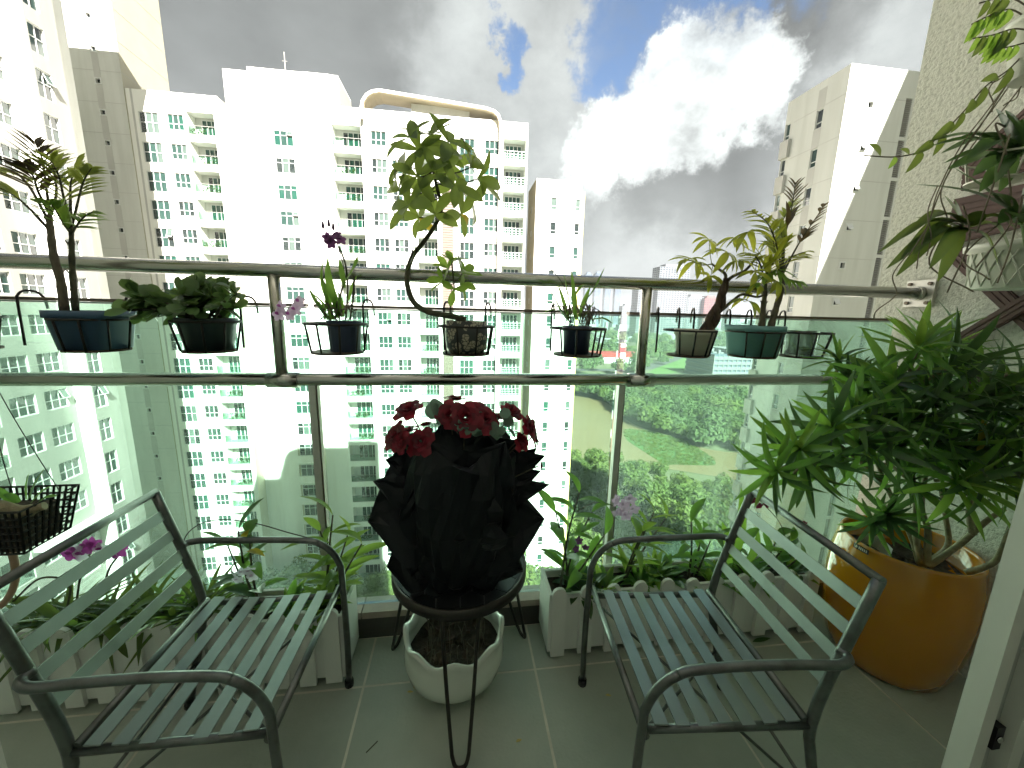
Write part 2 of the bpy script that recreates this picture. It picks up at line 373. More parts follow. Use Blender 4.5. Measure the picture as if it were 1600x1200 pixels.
def rosette(parent, p, axis, me, n, s, spread=(20, 75), name='leaf', stuff=None):
    """leaves radiating round an axis"""
    ax = Vector(axis).normalized(); x = ax.orthogonal().normalized(); y = ax.cross(x); ph = rng.uniform(0, 6.28)
    for k in range(n):
        a = ph+k*2.4; e = R(spread[0]+(spread[1]-spread[0])*((k+.5)/n)+rng.uniform(-7, 7))
        d = ax*math.cos(e)+(x*math.cos(a)+y*math.sin(a))*math.sin(e)
        sc = s*rng.uniform(.82, 1.12); mm = rng.choice(me) if isinstance(me, list) else me
        if stuff is not None: stuff.append((mm, aim(Vector(p), d, ax, sc)))
        else: put_leaf(parent, mm, p, d, ax, sc, name)
# ------------------------------------------------------------------ outdoors: ground, river, roads
GZ = -42.0
def sheet(name, pts, m, z, label=None):
    b = MB(); b.face([(p[0], p[1], z) for p in pts]); o = b.build(name, m); o['kind'] = 'structure'; return o
def gpx(pts, z): return [WZ(x, y, z) for x, y in pts]
sheet('ground', [(-4000, -300), (5000, -300), (5000, 7000), (-4000, 7000)], 'ground', GZ-.9)
def smooth_poly(pts, n=6):
    P = [Vector((p[0], p[1], 0)) for p in pts]; P = P+P[:3]; out = []
    for i in range(1, len(P)-2):
        a, b, c, d = P[i-1:i+3]
        for k in range(n):
            t = k/n; out.append(.5*((2*b)+(c-a)*t+(2*a-5*b+4*c-d)*t*t+(3*b-a-3*c+d)*t**3))
    return out
rv = [(20, 104), (48, 104), (62, 98), (84, 86), (125, 66), (170, 40), (200, 60), (150, 96), (104, 108), (84, 113), (74, 132), (70, 150), (72, 185), (50, 205), (20, 215), (-30, 225), (-70, 200), (-40, 150)]
sheet('river', smooth_poly(rv), 'river', GZ-.8)
ms_ = gpx([(980, 668), (978, 682), (1000, 698), (1037, 720), (1060, 722), (1085, 723), (1118, 722), (1108, 708), (1085, 694), (1060, 682), (1020, 672)], GZ)
sheet('marsh_meadow', smooth_poly(ms_), 'marsh', GZ-.75)
sheet('lawn', smooth_poly(gpx([(1010, 584), (1060, 580), (1100, 569), (1125, 556), (1090, 552), (1050, 562)], GZ), 4), 'grass', GZ-.72)
def road(name, cl, w, m, z):
    b = MB(); P = [Vector((p[0], p[1], z)) for p in cl]
    e = []
    for k, p in enumerate(P):
        t = (P[min(k+1, len(P)-1)]-P[max(k-1, 0)]).normalized(); s = Vector((t.y, -t.x, 0)); e.append((p-s*w/2, p+s*w/2))
    for k in range(len(P)-1): b.face([e[k][0], e[k][1], e[k+1][1], e[k+1][0]])
    o = b.build(name, m); o['kind'] = 'structure'
road('road', gpx([(900, 576), (960, 577), (1010, 574), (1050, 561), (1085, 545), (1120, 535)], GZ), 12, 'asphalt', GZ-.68)
road('road', gpx([(990, 593), (1060, 600), (1130, 612), (1180, 622)], GZ), 16, 'asphalt', GZ-.64)
road('riverside_path', gpx([(985, 604), (1060, 606), (1130, 619), (1180, 630)], GZ), 2.2, 'paving', GZ-.62)
road('road', [(-60, 26), (-20, 30), (8, 36), (22, 46), (40, 52), (80, 50)], 7, 'asphalt', GZ-.66)

# ------------------------------------------------------------------ trees
def crown_mesh(seed, m, H=9, n=2600, r=3.4):
    rg = random.Random(seed); b = MB(); lobes = []
    for k in range(15):
        a = rg.uniform(0, 6.28); q = rg.uniform(.1, .75)*r
        lobes.append((Vector((q*math.cos(a), q*math.sin(a), H*rg.uniform(.38, .88)-.10*q)), rg.uniform(.28, .5)*r))
    for i in range(n):
        c, rr = rg.choice(lobes); d = Vector((rg.gauss(0, 1), rg.gauss(0, 1), rg.gauss(.25, .8))).normalized()
        p = c+d*rr*rg.uniform(.72, 1.06)
        s = rg.uniform(.16, .34); u = d.orthogonal().normalized(); w = (u*math.cos(i)+d.cross(u)*math.sin(i)+d*rg.uniform(-.6, .6)).normalized(); v = w.cross(d+Vector((rg.uniform(-.7, .7), rg.uniform(-.7, .7), rg.uniform(-.2, .6)))).normalized()
        b.face([p-w*s-v*s*.5, p+v*s*.1+w*s*.1-v*s*.6, p+w*s+v*s*.4, p+v*s*.7-w*s*.2])
    return b.mesh('crown', m)
def trunk_mesh(seed, H=9, r=3.4):
    rg = random.Random(seed); b = MB(); b.tube(spline([(0, 0, -.9), (.1, 0, H*.25), (-.1, .1, H*.5), (0, 0, H*.75)], 3), [.26]*4+ramp(.24, .08, 6), 7)
    for k in range(5):
        a = k*1.3+rg.uniform(0, .5); z = H*rg.uniform(.25, .45); b.tube([(0, 0, z), (math.cos(a)*r*.3, math.sin(a)*r*.3, z+H*.16), (math.cos(a)*r*.6, math.sin(a)*r*.6, z+H*.3)], [.13, .09, .04], 5)
    return b.mesh('trunk', 'bark_dark')
CR = [crown_mesh(k, ('foliage_a', 'foliage_c', 'foliage_b', 'foliage_a', 'foliage_c')[k]) for k in range(5)]
TK = [trunk_mesh(k) for k in range(5)]
def tree(name, x, y, s, k, label, group):
    t = thing(name, (x, y, GZ-.9), label, 'tree', group, rng.uniform(0, 6.28)); t.scale = (s*rng.uniform(.9, 1.15), s*rng.uniform(.9, 1.15), s*rng.uniform(.85, 1.15))
    obj('trunk', TK[k], t); obj('crown', CR[k], t); return t
def inpoly(x, y, P):
    c = False
    for i in range(len(P)):
        x1, y1 = P[i][0], P[i][1]; x2, y2 = P[i-1][0], P[i-1][1]
        if (y1 > y) != (y2 > y) and x < (x2-x1)*(y-y1)/(y2-y1)+x1: c = not c
    return c
RVP = smooth_poly(rv); MSP = smooth_poly(ms_)
def bank_limit(x, y, z):
    """keeps the crowns on the near bank below the water's edge as it is seen from the balcony"""
    v = Vector((x, y, z))-EYE; q = v.dot(FW); px = 800+FPX*v.dot(RT)/q; py = 600-FPX*v.dot(UP)/q
    E_ = ((860, 690), (905, 697), (950, 700), (980, 712), (1030, 724), (1055, 736), (1117, 750), (1160, 760), (1300, 780))
    for (x0, y0), (x1, y1) in zip(E_, E_[1:]):
        if x0 <= px <= x1: return py > y0+(y1-y0)*(px-x0)/(x1-x0)
    return px < 860 or py > 770
rg = random.Random(21); near = []
def clear(P, x, y, dmin): return all((a-x)**2+(b-y)**2 > dmin*dmin for a, b, *_ in P)
for _ in range(5000):                      # bank on this side of the river
    x = rg.uniform(14, 105); y = rg.uniform(50, 104)
    if len(near) > 120: break
    ty = 102-.0052*max(0, x-45)**2-.12*max(0, x-45)
    if y > ty-3 or y < 52 or inpoly(x, y, RVP) or (x > 27 and y < 42) or not clear(near, x, y, 4.4) or (x < 18 and y < 66): continue
    s = rg.uniform(.75, 1.25)
    if not bank_limit(x, y, GZ-.9+8.6*s): continue
    near.append((x, y, s, rg.randrange(5)))
for x, y, s, k in near: tree('riverbank_tree', x, y, s, k, 'leafy green tree in the canopy on the near river bank below', 'trees on the near river bank')
yard = []
for _ in range(4000):                      # garden trees at the foot of the towers
    if len(yard) > 95: break
    x = rg.uniform(-31, 26); y = rg.uniform(17, 52)
    cl = 36-.0055*(x-8)**2 if x < 8 else 36+.7*(x-8)
    if abs(y-cl) < 5.5 or not clear(yard, x, y, 3.6) or (x > 22 and y < 40): continue
    yard.append((x, y, rg.uniform(.6, .95), rg.randrange(5)))
for k in range(17): yard.append((-29+2.6*k+rg.uniform(-.6, .6), 49.5+rg.uniform(-1.5, 1), rg.uniform(.8, 1.12), rg.randrange(5)))
for x, y, s, k in yard: tree('garden_tree', x, y, s, k, 'small garden tree growing at the foot of the apartment towers', 'garden trees below the balcony')
# the wood beyond the river reads as one mass
wood = MB(); wp = []
lowc = []
for k in range(4):
    rg2 = random.Random(50+k); b = MB()
    for i in range(520):
        d = Vector((rg2.gauss(0, 1), rg2.gauss(0, 1), abs(rg2.gauss(.3, .8)))).normalized(); lob = Vector((rg2.choice((-1.6, 0, 1.5)), rg2.choice((-1.4, 0, 1.6)), 0))
        p = lob+Vector((d.x*2.7, d.y*2.7, 3.2+d.z*5.2))*1.0; s = rg2.uniform(.4, .8); u = d.orthogonal().normalized(); v = d.cross(u)
        a = rg2.uniform(0, 6.28); w = u*math.cos(a)+v*math.sin(a)+d*rg2.uniform(-.4, .4); q = w.cross(d)
        b.face([p-w*s, p-q*s*.6, p+w*s, p+q*s*.6], k % 3)
    lowc.append(b)
tuft_m = MB()
for i in range(26):
    a = i*2.4; d = Vector((math.cos(a), math.sin(a), 0)); q = d*rg.uniform(.5, 5); tuft_m.face([q-d.orthogonal()*.5, q+d.orthogonal()*.5, q*1.3+Vector((0, 0, rg.uniform(3, 7)))], i % 3)
def forest(name, pts, mats, label):
    b = MB()
    for x, y, s, k in pts: b.add(lowc[k], Matrix.Translation((x, y, GZ-.9)) @ Matrix.Rotation(rg.uniform(0, 6.28), 4, 'Z') @ Matrix.Diagonal((s, s, s*rg.uniform(.8, 1.2), 1)))
    tag(b.build(name, mats), label, 'wood', kind='stuff')
pts = []
MEAD = gpx([(975, 668), (1010, 671), (1060, 682), (1085, 694), (1108, 708), (1122, 724), (1150, 735), (1190, 700), (1190, 634), (1130, 622), (1060, 609), (1000, 606), (880, 606), (880, 632), (915, 634), (945, 652)], GZ)
for _ in range(9000):
    x = rg.uniform(30, 190); y = rg.uniform(95, 235)
    if len(pts) > 620: break
    if inpoly(x, y, MEAD) and not inpoly(x, y, RVP) and not inpoly(x, y, MSP) and clear(pts, x, y, 3.3): pts.append((x, y, rg.uniform(.6, 1.15), rg.randrange(4)))
tuft = [(x, y) for x, y in ((rg.uniform(60, 125), rg.uniform(90, 150)) for _ in range(9000)) if inpoly(x, y, MSP)][:900]
tb_ = MB()
for x, y in tuft: s = rg.uniform(.05, .13); tb_.add(lowc[rg.randrange(4)] if rg.random() < .12 else tuft_m, Matrix.Translation((x, y, GZ-.8)) @ Matrix.Rotation(rg.uniform(0, 6.28), 4, 'Z') @ Matrix.Diagonal((s*1.3, s*1.3, s*.8, 1)))
tag(tb_.build('marsh_grass', ('foliage_c', 'foliage_a', 'foliage_c')), 'tufts of tall bright grass on the marshy meadow', 'grass', kind='stuff')
forest('far_bank_wood', pts, ('foliage_b', 'foliage_a', 'foliage_b'), 'dense dark green wood on the far bank of the muddy river')
pts = []
for _ in range(6000):
    x = rg.uniform(60, 560); y = rg.uniform(262, 760)
    if len(pts) > 420: break
    px = x/y
    if .3 < px < 1.0 and not inpoly(x, y, gpx([(1005, 588), (1075, 585), (1140, 560), (1110, 545), (1060, 556)], GZ)) and rg.random() < .8 and mnoise.noise(Vector((x*.012, y*.012, 3))) > -.08: pts.append((x, y, rg.uniform(.9, 1.9), rg.randrange(4)))
forest('far_park_trees', pts, ('foliage_b', 'foliage_a', 'foliage_c'), 'scattered green park trees between the roads in the distance')

# ------------------------------------------------------------------ facades
class Face:
    """a vertical wall plane; u runs along it, d goes into the building"""
    def __init__(s, axis, plane): s.a = axis; s.p = plane
    def pt(s, u, d, z): return Vector((u, s.p+d, z)) if s.a == 'Y' else (Vector((s.p-d, u, z)) if s.a == '+X' else Vector((s.p+d, u, z)))
    def rz(s): return {'Y': 0, '+X': R(90), '-X': R(-90)}[s.a]
def facade(parent, F, u0, u1, z0, z1, holes, m='render_white', name='wall', reveal='render_white', rv=.16, back='render_cool', trimz=None):
    """wall sheet with openings (u0,u1,z0,z1,depth,closed) and their reveals"""
    b = MB(); us = sorted({u0, u1, *[h[0] for h in holes], *[h[1] for h in holes]}); zs = sorted({z0, z1, *[h[2] for h in holes], *[h[3] for h in holes]})
    flip = F.a != 'Y' and F.a == '-X'
    def q(p, mi): b.face(p if not flip else p[::-1], mi)
    byz = {}
    for j in range(len(zs)-1):
        zc = (zs[j]+zs[j+1])/2; hs = [h for h in holes if h[2] < zc < h[3]]
        run = None
        for i in range(len(us)-1):
            uc = (us[i]+us[i+1])/2
            if any(h[0] < uc < h[1] for h in hs):
                if run is not None: q([F.pt(run, 0, zs[j]), F.pt(us[i], 0, zs[j]), F.pt(us[i], 0, zs[j+1]), F.pt(run, 0, zs[j+1])], 0); run = None
            elif run is None: run = us[i]
        if run is not None: q([F.pt(run, 0, zs[j]), F.pt(us[-1], 0, zs[j]), F.pt(us[-1], 0, zs[j+1]), F.pt(run, 0, zs[j+1])], 0)
    for h in holes:
        a, c, e, g, d = h[:5]
        q([F.pt(a, 0, e), F.pt(a, d, e), F.pt(a, d, g), F.pt(a, 0, g)], 1); q([F.pt(c, d, e), F.pt(c, 0, e), F.pt(c, 0, g), F.pt(c, d, g)], 1)
        q([F.pt(a, 0, e), F.pt(c, 0, e), F.pt(c, d, e), F.pt(a, d, e)], 1); q([F.pt(a, d, g), F.pt(c, d, g), F.pt(c, 0, g), F.pt(a, 0, g)], 1)
        if len(h) > 5: q([F.pt(a, d, e), F.pt(c, d, e), F.pt(c, d, g), F.pt(a, d, g)], 2)
    return b.build(name, (m, reveal, back), parent)
WM = {}
def winmesh(w, h, nx, tz, fw=.06):
    k = (round(w, 2), round(h, 2), nx, tz)
    if k in WM: return WM[k]
    b = MB()
    for x in [-w/2, w/2-fw]+[-w/2+w*i/nx-fw/2 for i in range(1, nx)]: b.box((x, 0, 0), (x+fw, .07, h))
    for z in [0, h-fw]+([h*tz-fw/2] if tz else []): b.box((-w/2, -.004, z), (w/2, .074, z+fw))
    ps = []
    for var in range(7):
        rg_ = random.Random(var*31+nx); p = MB(); base = (0, 0, 0, 1, 1, 2, 3)[var]
        for i in range(nx):
            c = base if rg_.random() < .62 else rg_.choice((0, 1, 1, 2))
            for a, e in (((0, tz), (tz, 1)) if tz else ((0, 1),)):
                y = .05+rg_.uniform(-.004, .004)
                p.face([(-w/2+w*i/nx+fw/2, y, h*a), (-w/2+w*(i+1)/nx-fw/2, y+rg_.uniform(-.006, .006), h*a), (-w/2+w*(i+1)/nx-fw/2, y, h*e), (-w/2+w*i/nx+fw/2, y, h*e)], c)
        ps.append(p.mesh('pane', ('pane_green', 'pane_dark', 'pane_pale', 'pane_teal')))
    # one light swung open
    op = MB(); x0 = w/2-w/nx; M = Matrix.Translation((x0+w/nx/2, .03, h*.98)) @ Matrix.Rotation(R(-24), 4, 'X')
    hh = h*(1-(tz or 0))*.98; ww = w/nx-.02
    for lo, hi in (((-ww/2, -.02, -hh), (-ww/2+.05, .02, 0)), ((ww/2-.05, -.02, -hh), (ww/2, .02, 0)), ((-ww/2, -.022, -hh), (ww/2, .022, -hh+.05)), ((-ww/2, -.022, -.05), (ww/2, .022, 0))): op.box(lo, hi, 0, M)
    op.face([M @ Vector(q) for q in ((-ww/2, 0, -hh), (ww/2, 0, -hh), (ww/2, 0, 0), (-ww/2, 0, 0))], 1)
    WM[k] = (b.mesh('window', 'window_frame'), ps, op.mesh('open_sash', ('window_frame', 'pane_pale')))
    return WM[k]
def window(parent, F, u, z, w, h, nx=3, tz=.45, d=.1, open_p=.07, split=False):
    fm, ps, op = winmesh(w, h, nx, tz)
    o = obj('window', fm, parent); o.location = F.pt(u, d, z)-org(parent); o.rotation_euler.z = F.rz()
    if split:                               # near windows: every pane its own object
        fw = .06
        for i in range(nx):
            for a, e in ((0, tz), (tz, 1)):
                key = ('p', round(w/nx, 2), round(h*(e-a), 2), rng.choice('ggdgp'))
                if key not in WM:
                    p = MB(); W2 = w/nx-fw; H2 = h*(e-a); p.box((-W2/2, .045, 0), (W2/2, .055, H2)); WM[key] = p.mesh('pane', {'g': 'pane_green', 'd': 'pane_dark', 'p': 'pane_pale'}[key[3]])
                q = obj('pane', WM[key], o); q.location = (-w/2+w*(i+.5)/nx, 0, h*a)
    else: obj('pane', rng.choice(ps), o)
    if rng.random() < open_p: obj('open_sash', op, o)
    return o
DM = {}
def balcony(parent, F, u0, u1, z0, z1, d, kind, off=0):
    """sliding door at the back of the recess and a railing at its front"""
    w = u1-u0; k = (round(w, 2), kind)
    if k not in DM:
        b = MB(); dw = w*.72; dh = (z1-z0)*.9; x0 = w/2-dw-.03 if kind != 'H' else -dw/2
        for i in range(5): b.box((x0+dw*i/4-.04, 0, 0), (x0+dw*i/4+.04, .08, dh))
        b.box((x0, -.004, dh-.08), (x0+dw, .084, dh))
        ps = []
        for v in range(5):
            rg_ = random.Random(v); p = MB()
            for i in range(4): p.face([(x0+dw*i/4, .04, 0), (x0+dw*(i+1)/4, .04, 0), (x0+dw*(i+1)/4, .04, dh), (x0+dw*i/4, .04, dh)], rg_.choice((0, 1, 1, 3, 3) if v != 2 else (3, 3, 3)))
            ps.append(p.mesh('pane', ('pane_green', 'pane_dark', 'pane_pale', 'pane_teal')))
        r = MB(); r.box((-w/2, 0, .95), (w/2, .05, 1.0)); r.box((-w/2, 0, .04), (w/2, .05, .08))
        n = 4 if kind != 'H' else 6
        for i in range(n+1): r.box((-w/2+(w-.03)*i/n, .01, .04), (-w/2+(w-.03)*i/n+.03, .04, 1.0))
        if kind == 'H':
            for z in (.3, .62): r.box((-w/2, .005, z), (w/2, .045, z+.03))
        g = MB(); g.box((-w/2+.02, .02, .08), (w/2-.02, .03, .95))
        DM[k] = (b.mesh('balcony_door', 'window_frame'), ps, r.mesh('balcony_railing', 'window_frame' if kind == 'H' else 'louvre_grey'), g.mesh('glass_panel', 'balcony_glass'))
    dm, ps, rm, gm = DM[k]; uc = (u0+u1)/2
    for nm, me, dd in (('balcony_door', dm, d-.12), ('balcony_railing', rm, .06)):
        o = obj(nm, me, parent); o.location = F.pt(uc, dd, z0)-org(parent); o.rotation_euler.z = F.rz()
        obj('pane' if nm == 'balcony_door' else 'glass_panel', rng.choice(ps) if nm == 'balcony_door' else gm, o)
BP = []
for k in range(5):
    rg2 = random.Random(80+k); b = MB()
    for i in range(230):
        c = rg2.choice([(-.5, 0, .4), (0, 0, .5), (.5, 0, .35), (.8, .1, .6), (-.9, .1, .3)]); d = Vector((rg2.gauss(0, 1), rg2.gauss(0, 1), rg2.gauss(0, 1))).normalized(); p = Vector(c)+Vector((d.x*.35, d.y*.2, d.z*.4*(1+.5*(k % 2))))
        s = rg2.uniform(.06, .14); u = d.orthogonal().normalized(); v = d.cross(u); b.face([p-u*s, p-v*s*.5, p+u*s, p+v*s*.5], k % 2)
    BP.append(b.mesh('foliage', ('foliage_a', 'foliage_c')))
ORD = 'top second third fourth fifth sixth seventh eighth ninth tenth eleventh twelfth thirteenth fourteenth fifteenth sixteenth seventeenth eighteenth nineteenth twentieth'.split()
def balcony_plants(F, u, z, row, where, s=1.0):
    o = thing('balcony_plants', F.pt(u, .42, z), f'green foliage on the {ORD[row]} balcony down, {where}', 'plants', 'plants on the balconies opposite', F.rz()); o.scale = (s, s, s)
    obj('foliage', rng.choice(BP), o)
FH = 3.1
def pieces(mb, name, m, parent):
    """every box collected in mb becomes an object of its own"""
    for i in range(0, len(mb.v), 8):
        b = MB(); b.v = mb.v[i:i+8]; b.f = [tuple(k-i for k in f) for f in mb.f[i//8*6:i//8*6+6]]; b.m = [0]*6; b.build(name, m, parent)
# ---- the apartment block straight ahead
B = thing('apartment_block', (-10, 55, GZ-.9), 'long white apartment block straight ahead with an arched roof canopy', 'building')
ZB = GZ-.9
def rows(top, n=20): return [top-FH*k for k in range(n) if top-FH*k > ZB+2]
F1 = Face('Y', 53.45); F2 = Face('Y', 55.5); F3 = Face('Y', 53.47)
# left wing
ho = []
for k, z in enumerate(rows(22.37)):
    ho += [(-35.85, -33.9, z-2.15, z, .14), (-32.98, -31.3, z-1.62, z, .14), (-30.9, -28.05, z-1.98, z+.38, 1.5, 1)]
    window(B, F1, -34.875, z-2.15, 1.95, 2.15, 3, .52); window(B, F1, -32.14, z-1.62, 1.68, 1.62, 3, .4)
    balcony(B, F1, -30.9, -28.05, z-1.98, z+.38, 1.5, 'L')
    if rng.random() < .62 or k > 12: balcony_plants(F1, -30.4 if k == 0 else rng.uniform(-29.9, -28.9), z-1.95, k, 'left wing of the block ahead', .95)
facade(B, F1, -36.85, -27.5, ZB, 24.6, ho)
facade(B, Face('+X', -27.5), 53.45, 55.5, ZB, 24.6, [], 'render_cream_and_dim_flank')
b = MB(); b.box((-36.85, 53.46, 24.3), (-27.51, 62, 24.5)); b.build('roof', 'roof_tar', B)
b = MB(); b.box((-36.4, 53.43, ZB), (-36.2, 53.449, 24.6)); b.build('downpipe_groove', 'render_grey', B)
# central block with the stair windows
ho = []; sp = MB(); lin = MB()
for z in rows(22.4):
    ho.append((-22.85, -20.1, z-FH+1.32, z+.02, .12)); window(B, F2, -21.48, z-1.76, 2.25, 1.74, 3, .68, .06, .2)
    sp.box((-22.80, 55.59, z-FH+1.325), (-20.15, 55.70, z-1.78)); lin.box((-22.9, 55.38, z+.22), (-20.05, 55.498, z+.34))
facade(B, F2, -27.5, -14.7, ZB, 24.7, ho, back='render_cream_and_dim_flank')
pieces(sp, 'spandrel', 'render_cream_and_dim_flank', B); pieces(lin, 'hood_mould', 'render_white', B)
b = MB(); b.box((-22.84, 55.62, ZB), (-20.11, 55.9, 22.5)); b.build('window_backing', 'render_cream_and_dim_flank', B)
b = MB(); b.box((-24.98, 55.5, 24.7), (-14.7, 61.3, 28.95)); b.box((-27.66, 55.52, 24.7), (-24.98, 61.3, 28.5)); b.build('roof_house', 'render_white', B)
b = MB(); b.box((-14.698, 55.6, 24.72), (-14.69, 61.2, 28.8)); b.build('roof_house_flank', 'render_cream_and_dim_flank', B)  # thin sheet over the flank, its dimmer light painted as cream
b = MB(); b.tube([(-21.6, 58, 28.9), (-21.6, 58, 32.2)], .06, 6); b.tube([(-21.9, 58, 31.2), (-21.3, 58, 31.2)], .03, 5); b.build('antenna', 'louvre_grey', B)
b = MB(); b.box((-19.2, 56.5, 28.95), (-16, 59, 29.5)); b.build('roof_tank', 'render_cool', B)
# right-hand section
ho = []
for k, z in enumerate(rows(22.39)):
    for (a, c, h, tz) in ((-10.75, -8.93, 1.6, .4), (-8.3, -6.5, 1.58, .4), (-.05, 1.85, 2.08, .5), (3.1, 5.0, 1.57, .4)):
        if k == 0 and a == -8.3: continue
        ho.append((a, c, z-h, z, .14)); window(B, F3, (a+c)/2, z-h, c-a, h, 3, tz)
    for a, c, kd, wh in ((-15.2, -11.85, 'L', 'beside the stair tower'), (-5.36, -2.83, 'M', 'beside the brown slatted strip'), (5.5, 8.4, 'H', 'right end of the block ahead')):
        if k == 0 and kd == 'M': continue
        ho.append((a, c, z-1.98, z+.36, 1.5, 1)); balcony(B, F3, a, c, z-1.98, z+.36, 1.5, kd)
        if kd != 'H' and rng.random() < (.75 if kd == 'L' else .2): balcony_plants(F3, rng.uniform(a+1, c-1), z-1.95, k, wh, .9)
facade(B, F3, -15.4, 8.62, ZB, 24.72, ho)
b = MB(); b.box((-15.4, 53.48, 24.3), (8.61, 62, 24.5)); b.build('roof', 'roof_tar', B)
b = MB(); b.box((-2.26, 53.35, ZB), (-.84, 53.46, 20.6)); st = b.build('slatted_strip', 'louvre_brown', B)
sl_ = MB(); sl_.box((0, 0, 0), (1.42, .06, .12)); slm = sl_.mesh('slat', 'louvre_brown')
for k in range(190):
    o = obj('slat', slm, st); o.location = Vector((-2.26, 53.29, 20.4-.31*k))-org(B)
# arched canopy on the roof, its right leg runs down as a fin
ar = [(-11.75, 23.3), (-11.7, 24.4), (-11.5, 25.3), (-11.0, 26.0), (-10.3, 26.45), (-9.4, 26.65), (-7, 26.5), (-3, 26.25), (1, 25.98), (3.2, 25.82), (4.2, 25.6), (4.85, 25.15), (5.15, 24.4), (5.2, 23.4), (5.2, ZB)]
b = MB(); th = .32
for k in range(len(ar)-1):
    def nrm(i):
        a = Vector(ar[max(i-1, 0)]); c = Vector(ar[min(i+1, len(ar)-1)]); t = (c-a).normalized(); return Vector((t.y, -t.x))
    p0, p1 = Vector(ar[k]), Vector(ar[k+1]); q0, q1 = p0+nrm(k)*th, p1+nrm(k+1)*th; ya, yb = 52.75, (55.6 if k < len(ar)-2 else 53.45)
    f = lambda p, y: (p.x, y, p.y)
    b.face([f(p0, ya), f(q0, ya), f(q1, ya), f(p1, ya)][::-1], 0); b.face([f(p0, ya), f(p1, ya), f(p1, yb), f(p0, yb)], 0)
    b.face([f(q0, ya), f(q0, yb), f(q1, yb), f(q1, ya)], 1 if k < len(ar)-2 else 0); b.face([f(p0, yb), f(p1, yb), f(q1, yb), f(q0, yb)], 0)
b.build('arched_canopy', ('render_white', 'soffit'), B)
b = MB(); b.box((-5.9, 54.0, 24.72), (1.2, 54.3, 25.95)); b.build('canopy_panel', 'render_white', B)
# narrow tower at its right
NB = thing('narrow_tower', (13, 56, ZB), 'narrow white tower with small windows and a yellow edge strip', 'building')
F4 = Face('Y', 53.9); ho = []
for z in rows(16.28, 18):
    for a, c in ((12.05, 12.87), (15.4, 16.12)): ho.append((a, c, z-1.5, z, .14)); window(NB, F4, (a+c)/2, z-1.5, c-a, 1.5, 1, .32, .1, 0)
facade(NB, F4, 9.97, 16.2, ZB, 18.5, ho)
ho = []
F5 = Face('-X', 9.97)
for z in rows(15.6, 18): ho.append((56.5, 57.0, z-.8, z, .14, 1))
facade(NB, F5, 53.9, 60, ZB, 18.5, ho, 'render_tan', back='louvre_brown')
b = MB(); b.box((16.2, 54.2, ZB), (16.75, 60, 17.3)); b.build('yellow_fin', 'render_yellow', NB)
b = MB(); b.box((9.98, 53.92, 18.1), (16.2, 60, 18.3)); b.build('roof', 'roof_tar', NB)
# ---- left tower
T = thing('left_tower', (-36, 38, ZB), 'tall pale tower on the left with green curtained windows', 'building')
G1 = Face('+X', -33.4); G2 = Face('+X', -32.0); G3 = Face('Y', 53.35); LTOP = 33.2
ho = []
for k, z in enumerate([6.37+FH*j for j in range(5, -13, -1)]):
    for a, c in ((32.75, 34.6), (35.25, 37.1)):
        ho.append((a, c, z-1.62, z, .16)); window(T, G1, (a+c)/2, z-1.62, 1.85, 1.62, 3, .45, .1, .12, split=True)
    ho.append((27.4, 32.0, z-1.98, z+.36, 1.5, 1)); balcony(T, G1, 27.4, 32.0, z-1.98, z+.36, 1.5, 'T')
    if k in (8, 10, 11, 13): balcony_plants(G1, 31, z-1.95, k, 'near corner of the left tower', 1.1)
facade(T, G1, 22, 37.65, ZB, LTOP, ho, 'render_dim_side', reveal='render_cool')
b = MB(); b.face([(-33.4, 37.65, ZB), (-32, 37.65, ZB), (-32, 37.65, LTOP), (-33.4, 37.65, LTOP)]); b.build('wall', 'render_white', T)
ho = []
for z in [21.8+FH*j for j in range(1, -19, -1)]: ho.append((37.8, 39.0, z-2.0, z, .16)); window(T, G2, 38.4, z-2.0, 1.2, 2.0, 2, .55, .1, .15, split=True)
facade(T, G2, 37.65, 40.2, ZB, LTOP, ho, 'render_dim_side', reveal='render_cool')
b = MB(); b.box((-46, 40.2, ZB), (-34.7, 43.6, LTOP)); b.box((-46, 43.6, ZB), (-36.9, 47.3, LTOP-.5)); b.build('wall', 'render_cool', T)
wn = MB()
for z in [21.5+FH*j for j in range(2, -19, -1)]:
    wn.box((-34.69, 40.9, z-1.6), (-34.62, 41.2, z)); wn.box((-36.89, 44.3, z-1.6), (-36.82, 44.7, z))
pieces(wn, 'slit_window', 'pane_dark', T)
b = MB(); b.box((-46, 22, LTOP-.3), (-32.01, 47, LTOP-.1)); b.build('roof', 'roof_tar', T)
b = MB(); b.box((-33.39, 32.2, -18.4), (-32.3, 37.64, -18.1)); b.build('ledge', 'render_white', T)
# rear slab with small vents
S = thing('rear_slab', (-39, 55, ZB), 'windowless pale slab behind the left tower with small square vents', 'building')
ho = []; fr = MB()
for z in [31.2+FH*j for j in range(1, -19, -1)]: ho.append((-39.5, -39.05, z-.25, z+.25, .2, 1))
facade(S, G3, -46, -36.9, ZB, 40, ho, 'render_cool', back='pane_dark')
vm = MB()
for lo, hi in (((-.32, -.03, -.32), (-.22, .02, .32)), ((.22, -.03, -.32), (.32, .02, .32)), ((-.22, -.03, .22), (.22, .02, .32)), ((-.22, -.03, -.32), (.22, .02, -.22))): vm.box(lo, hi)
vm = vm.mesh('vent_frame', 'window_frame')
for h in ho: o = obj('vent_frame', vm, S); o.location = Vector((-39.275, 53.33, h[2]+.25))-org(S)
gr = MB()
for i, h in enumerate(ho[:-1]): gr.box((-39.6, 53.335, ho[i+1][3]+.08), (-38.95, 53.349, h[2]-.08))
pieces(gr, 'pipe_band', 'render_grey', S)
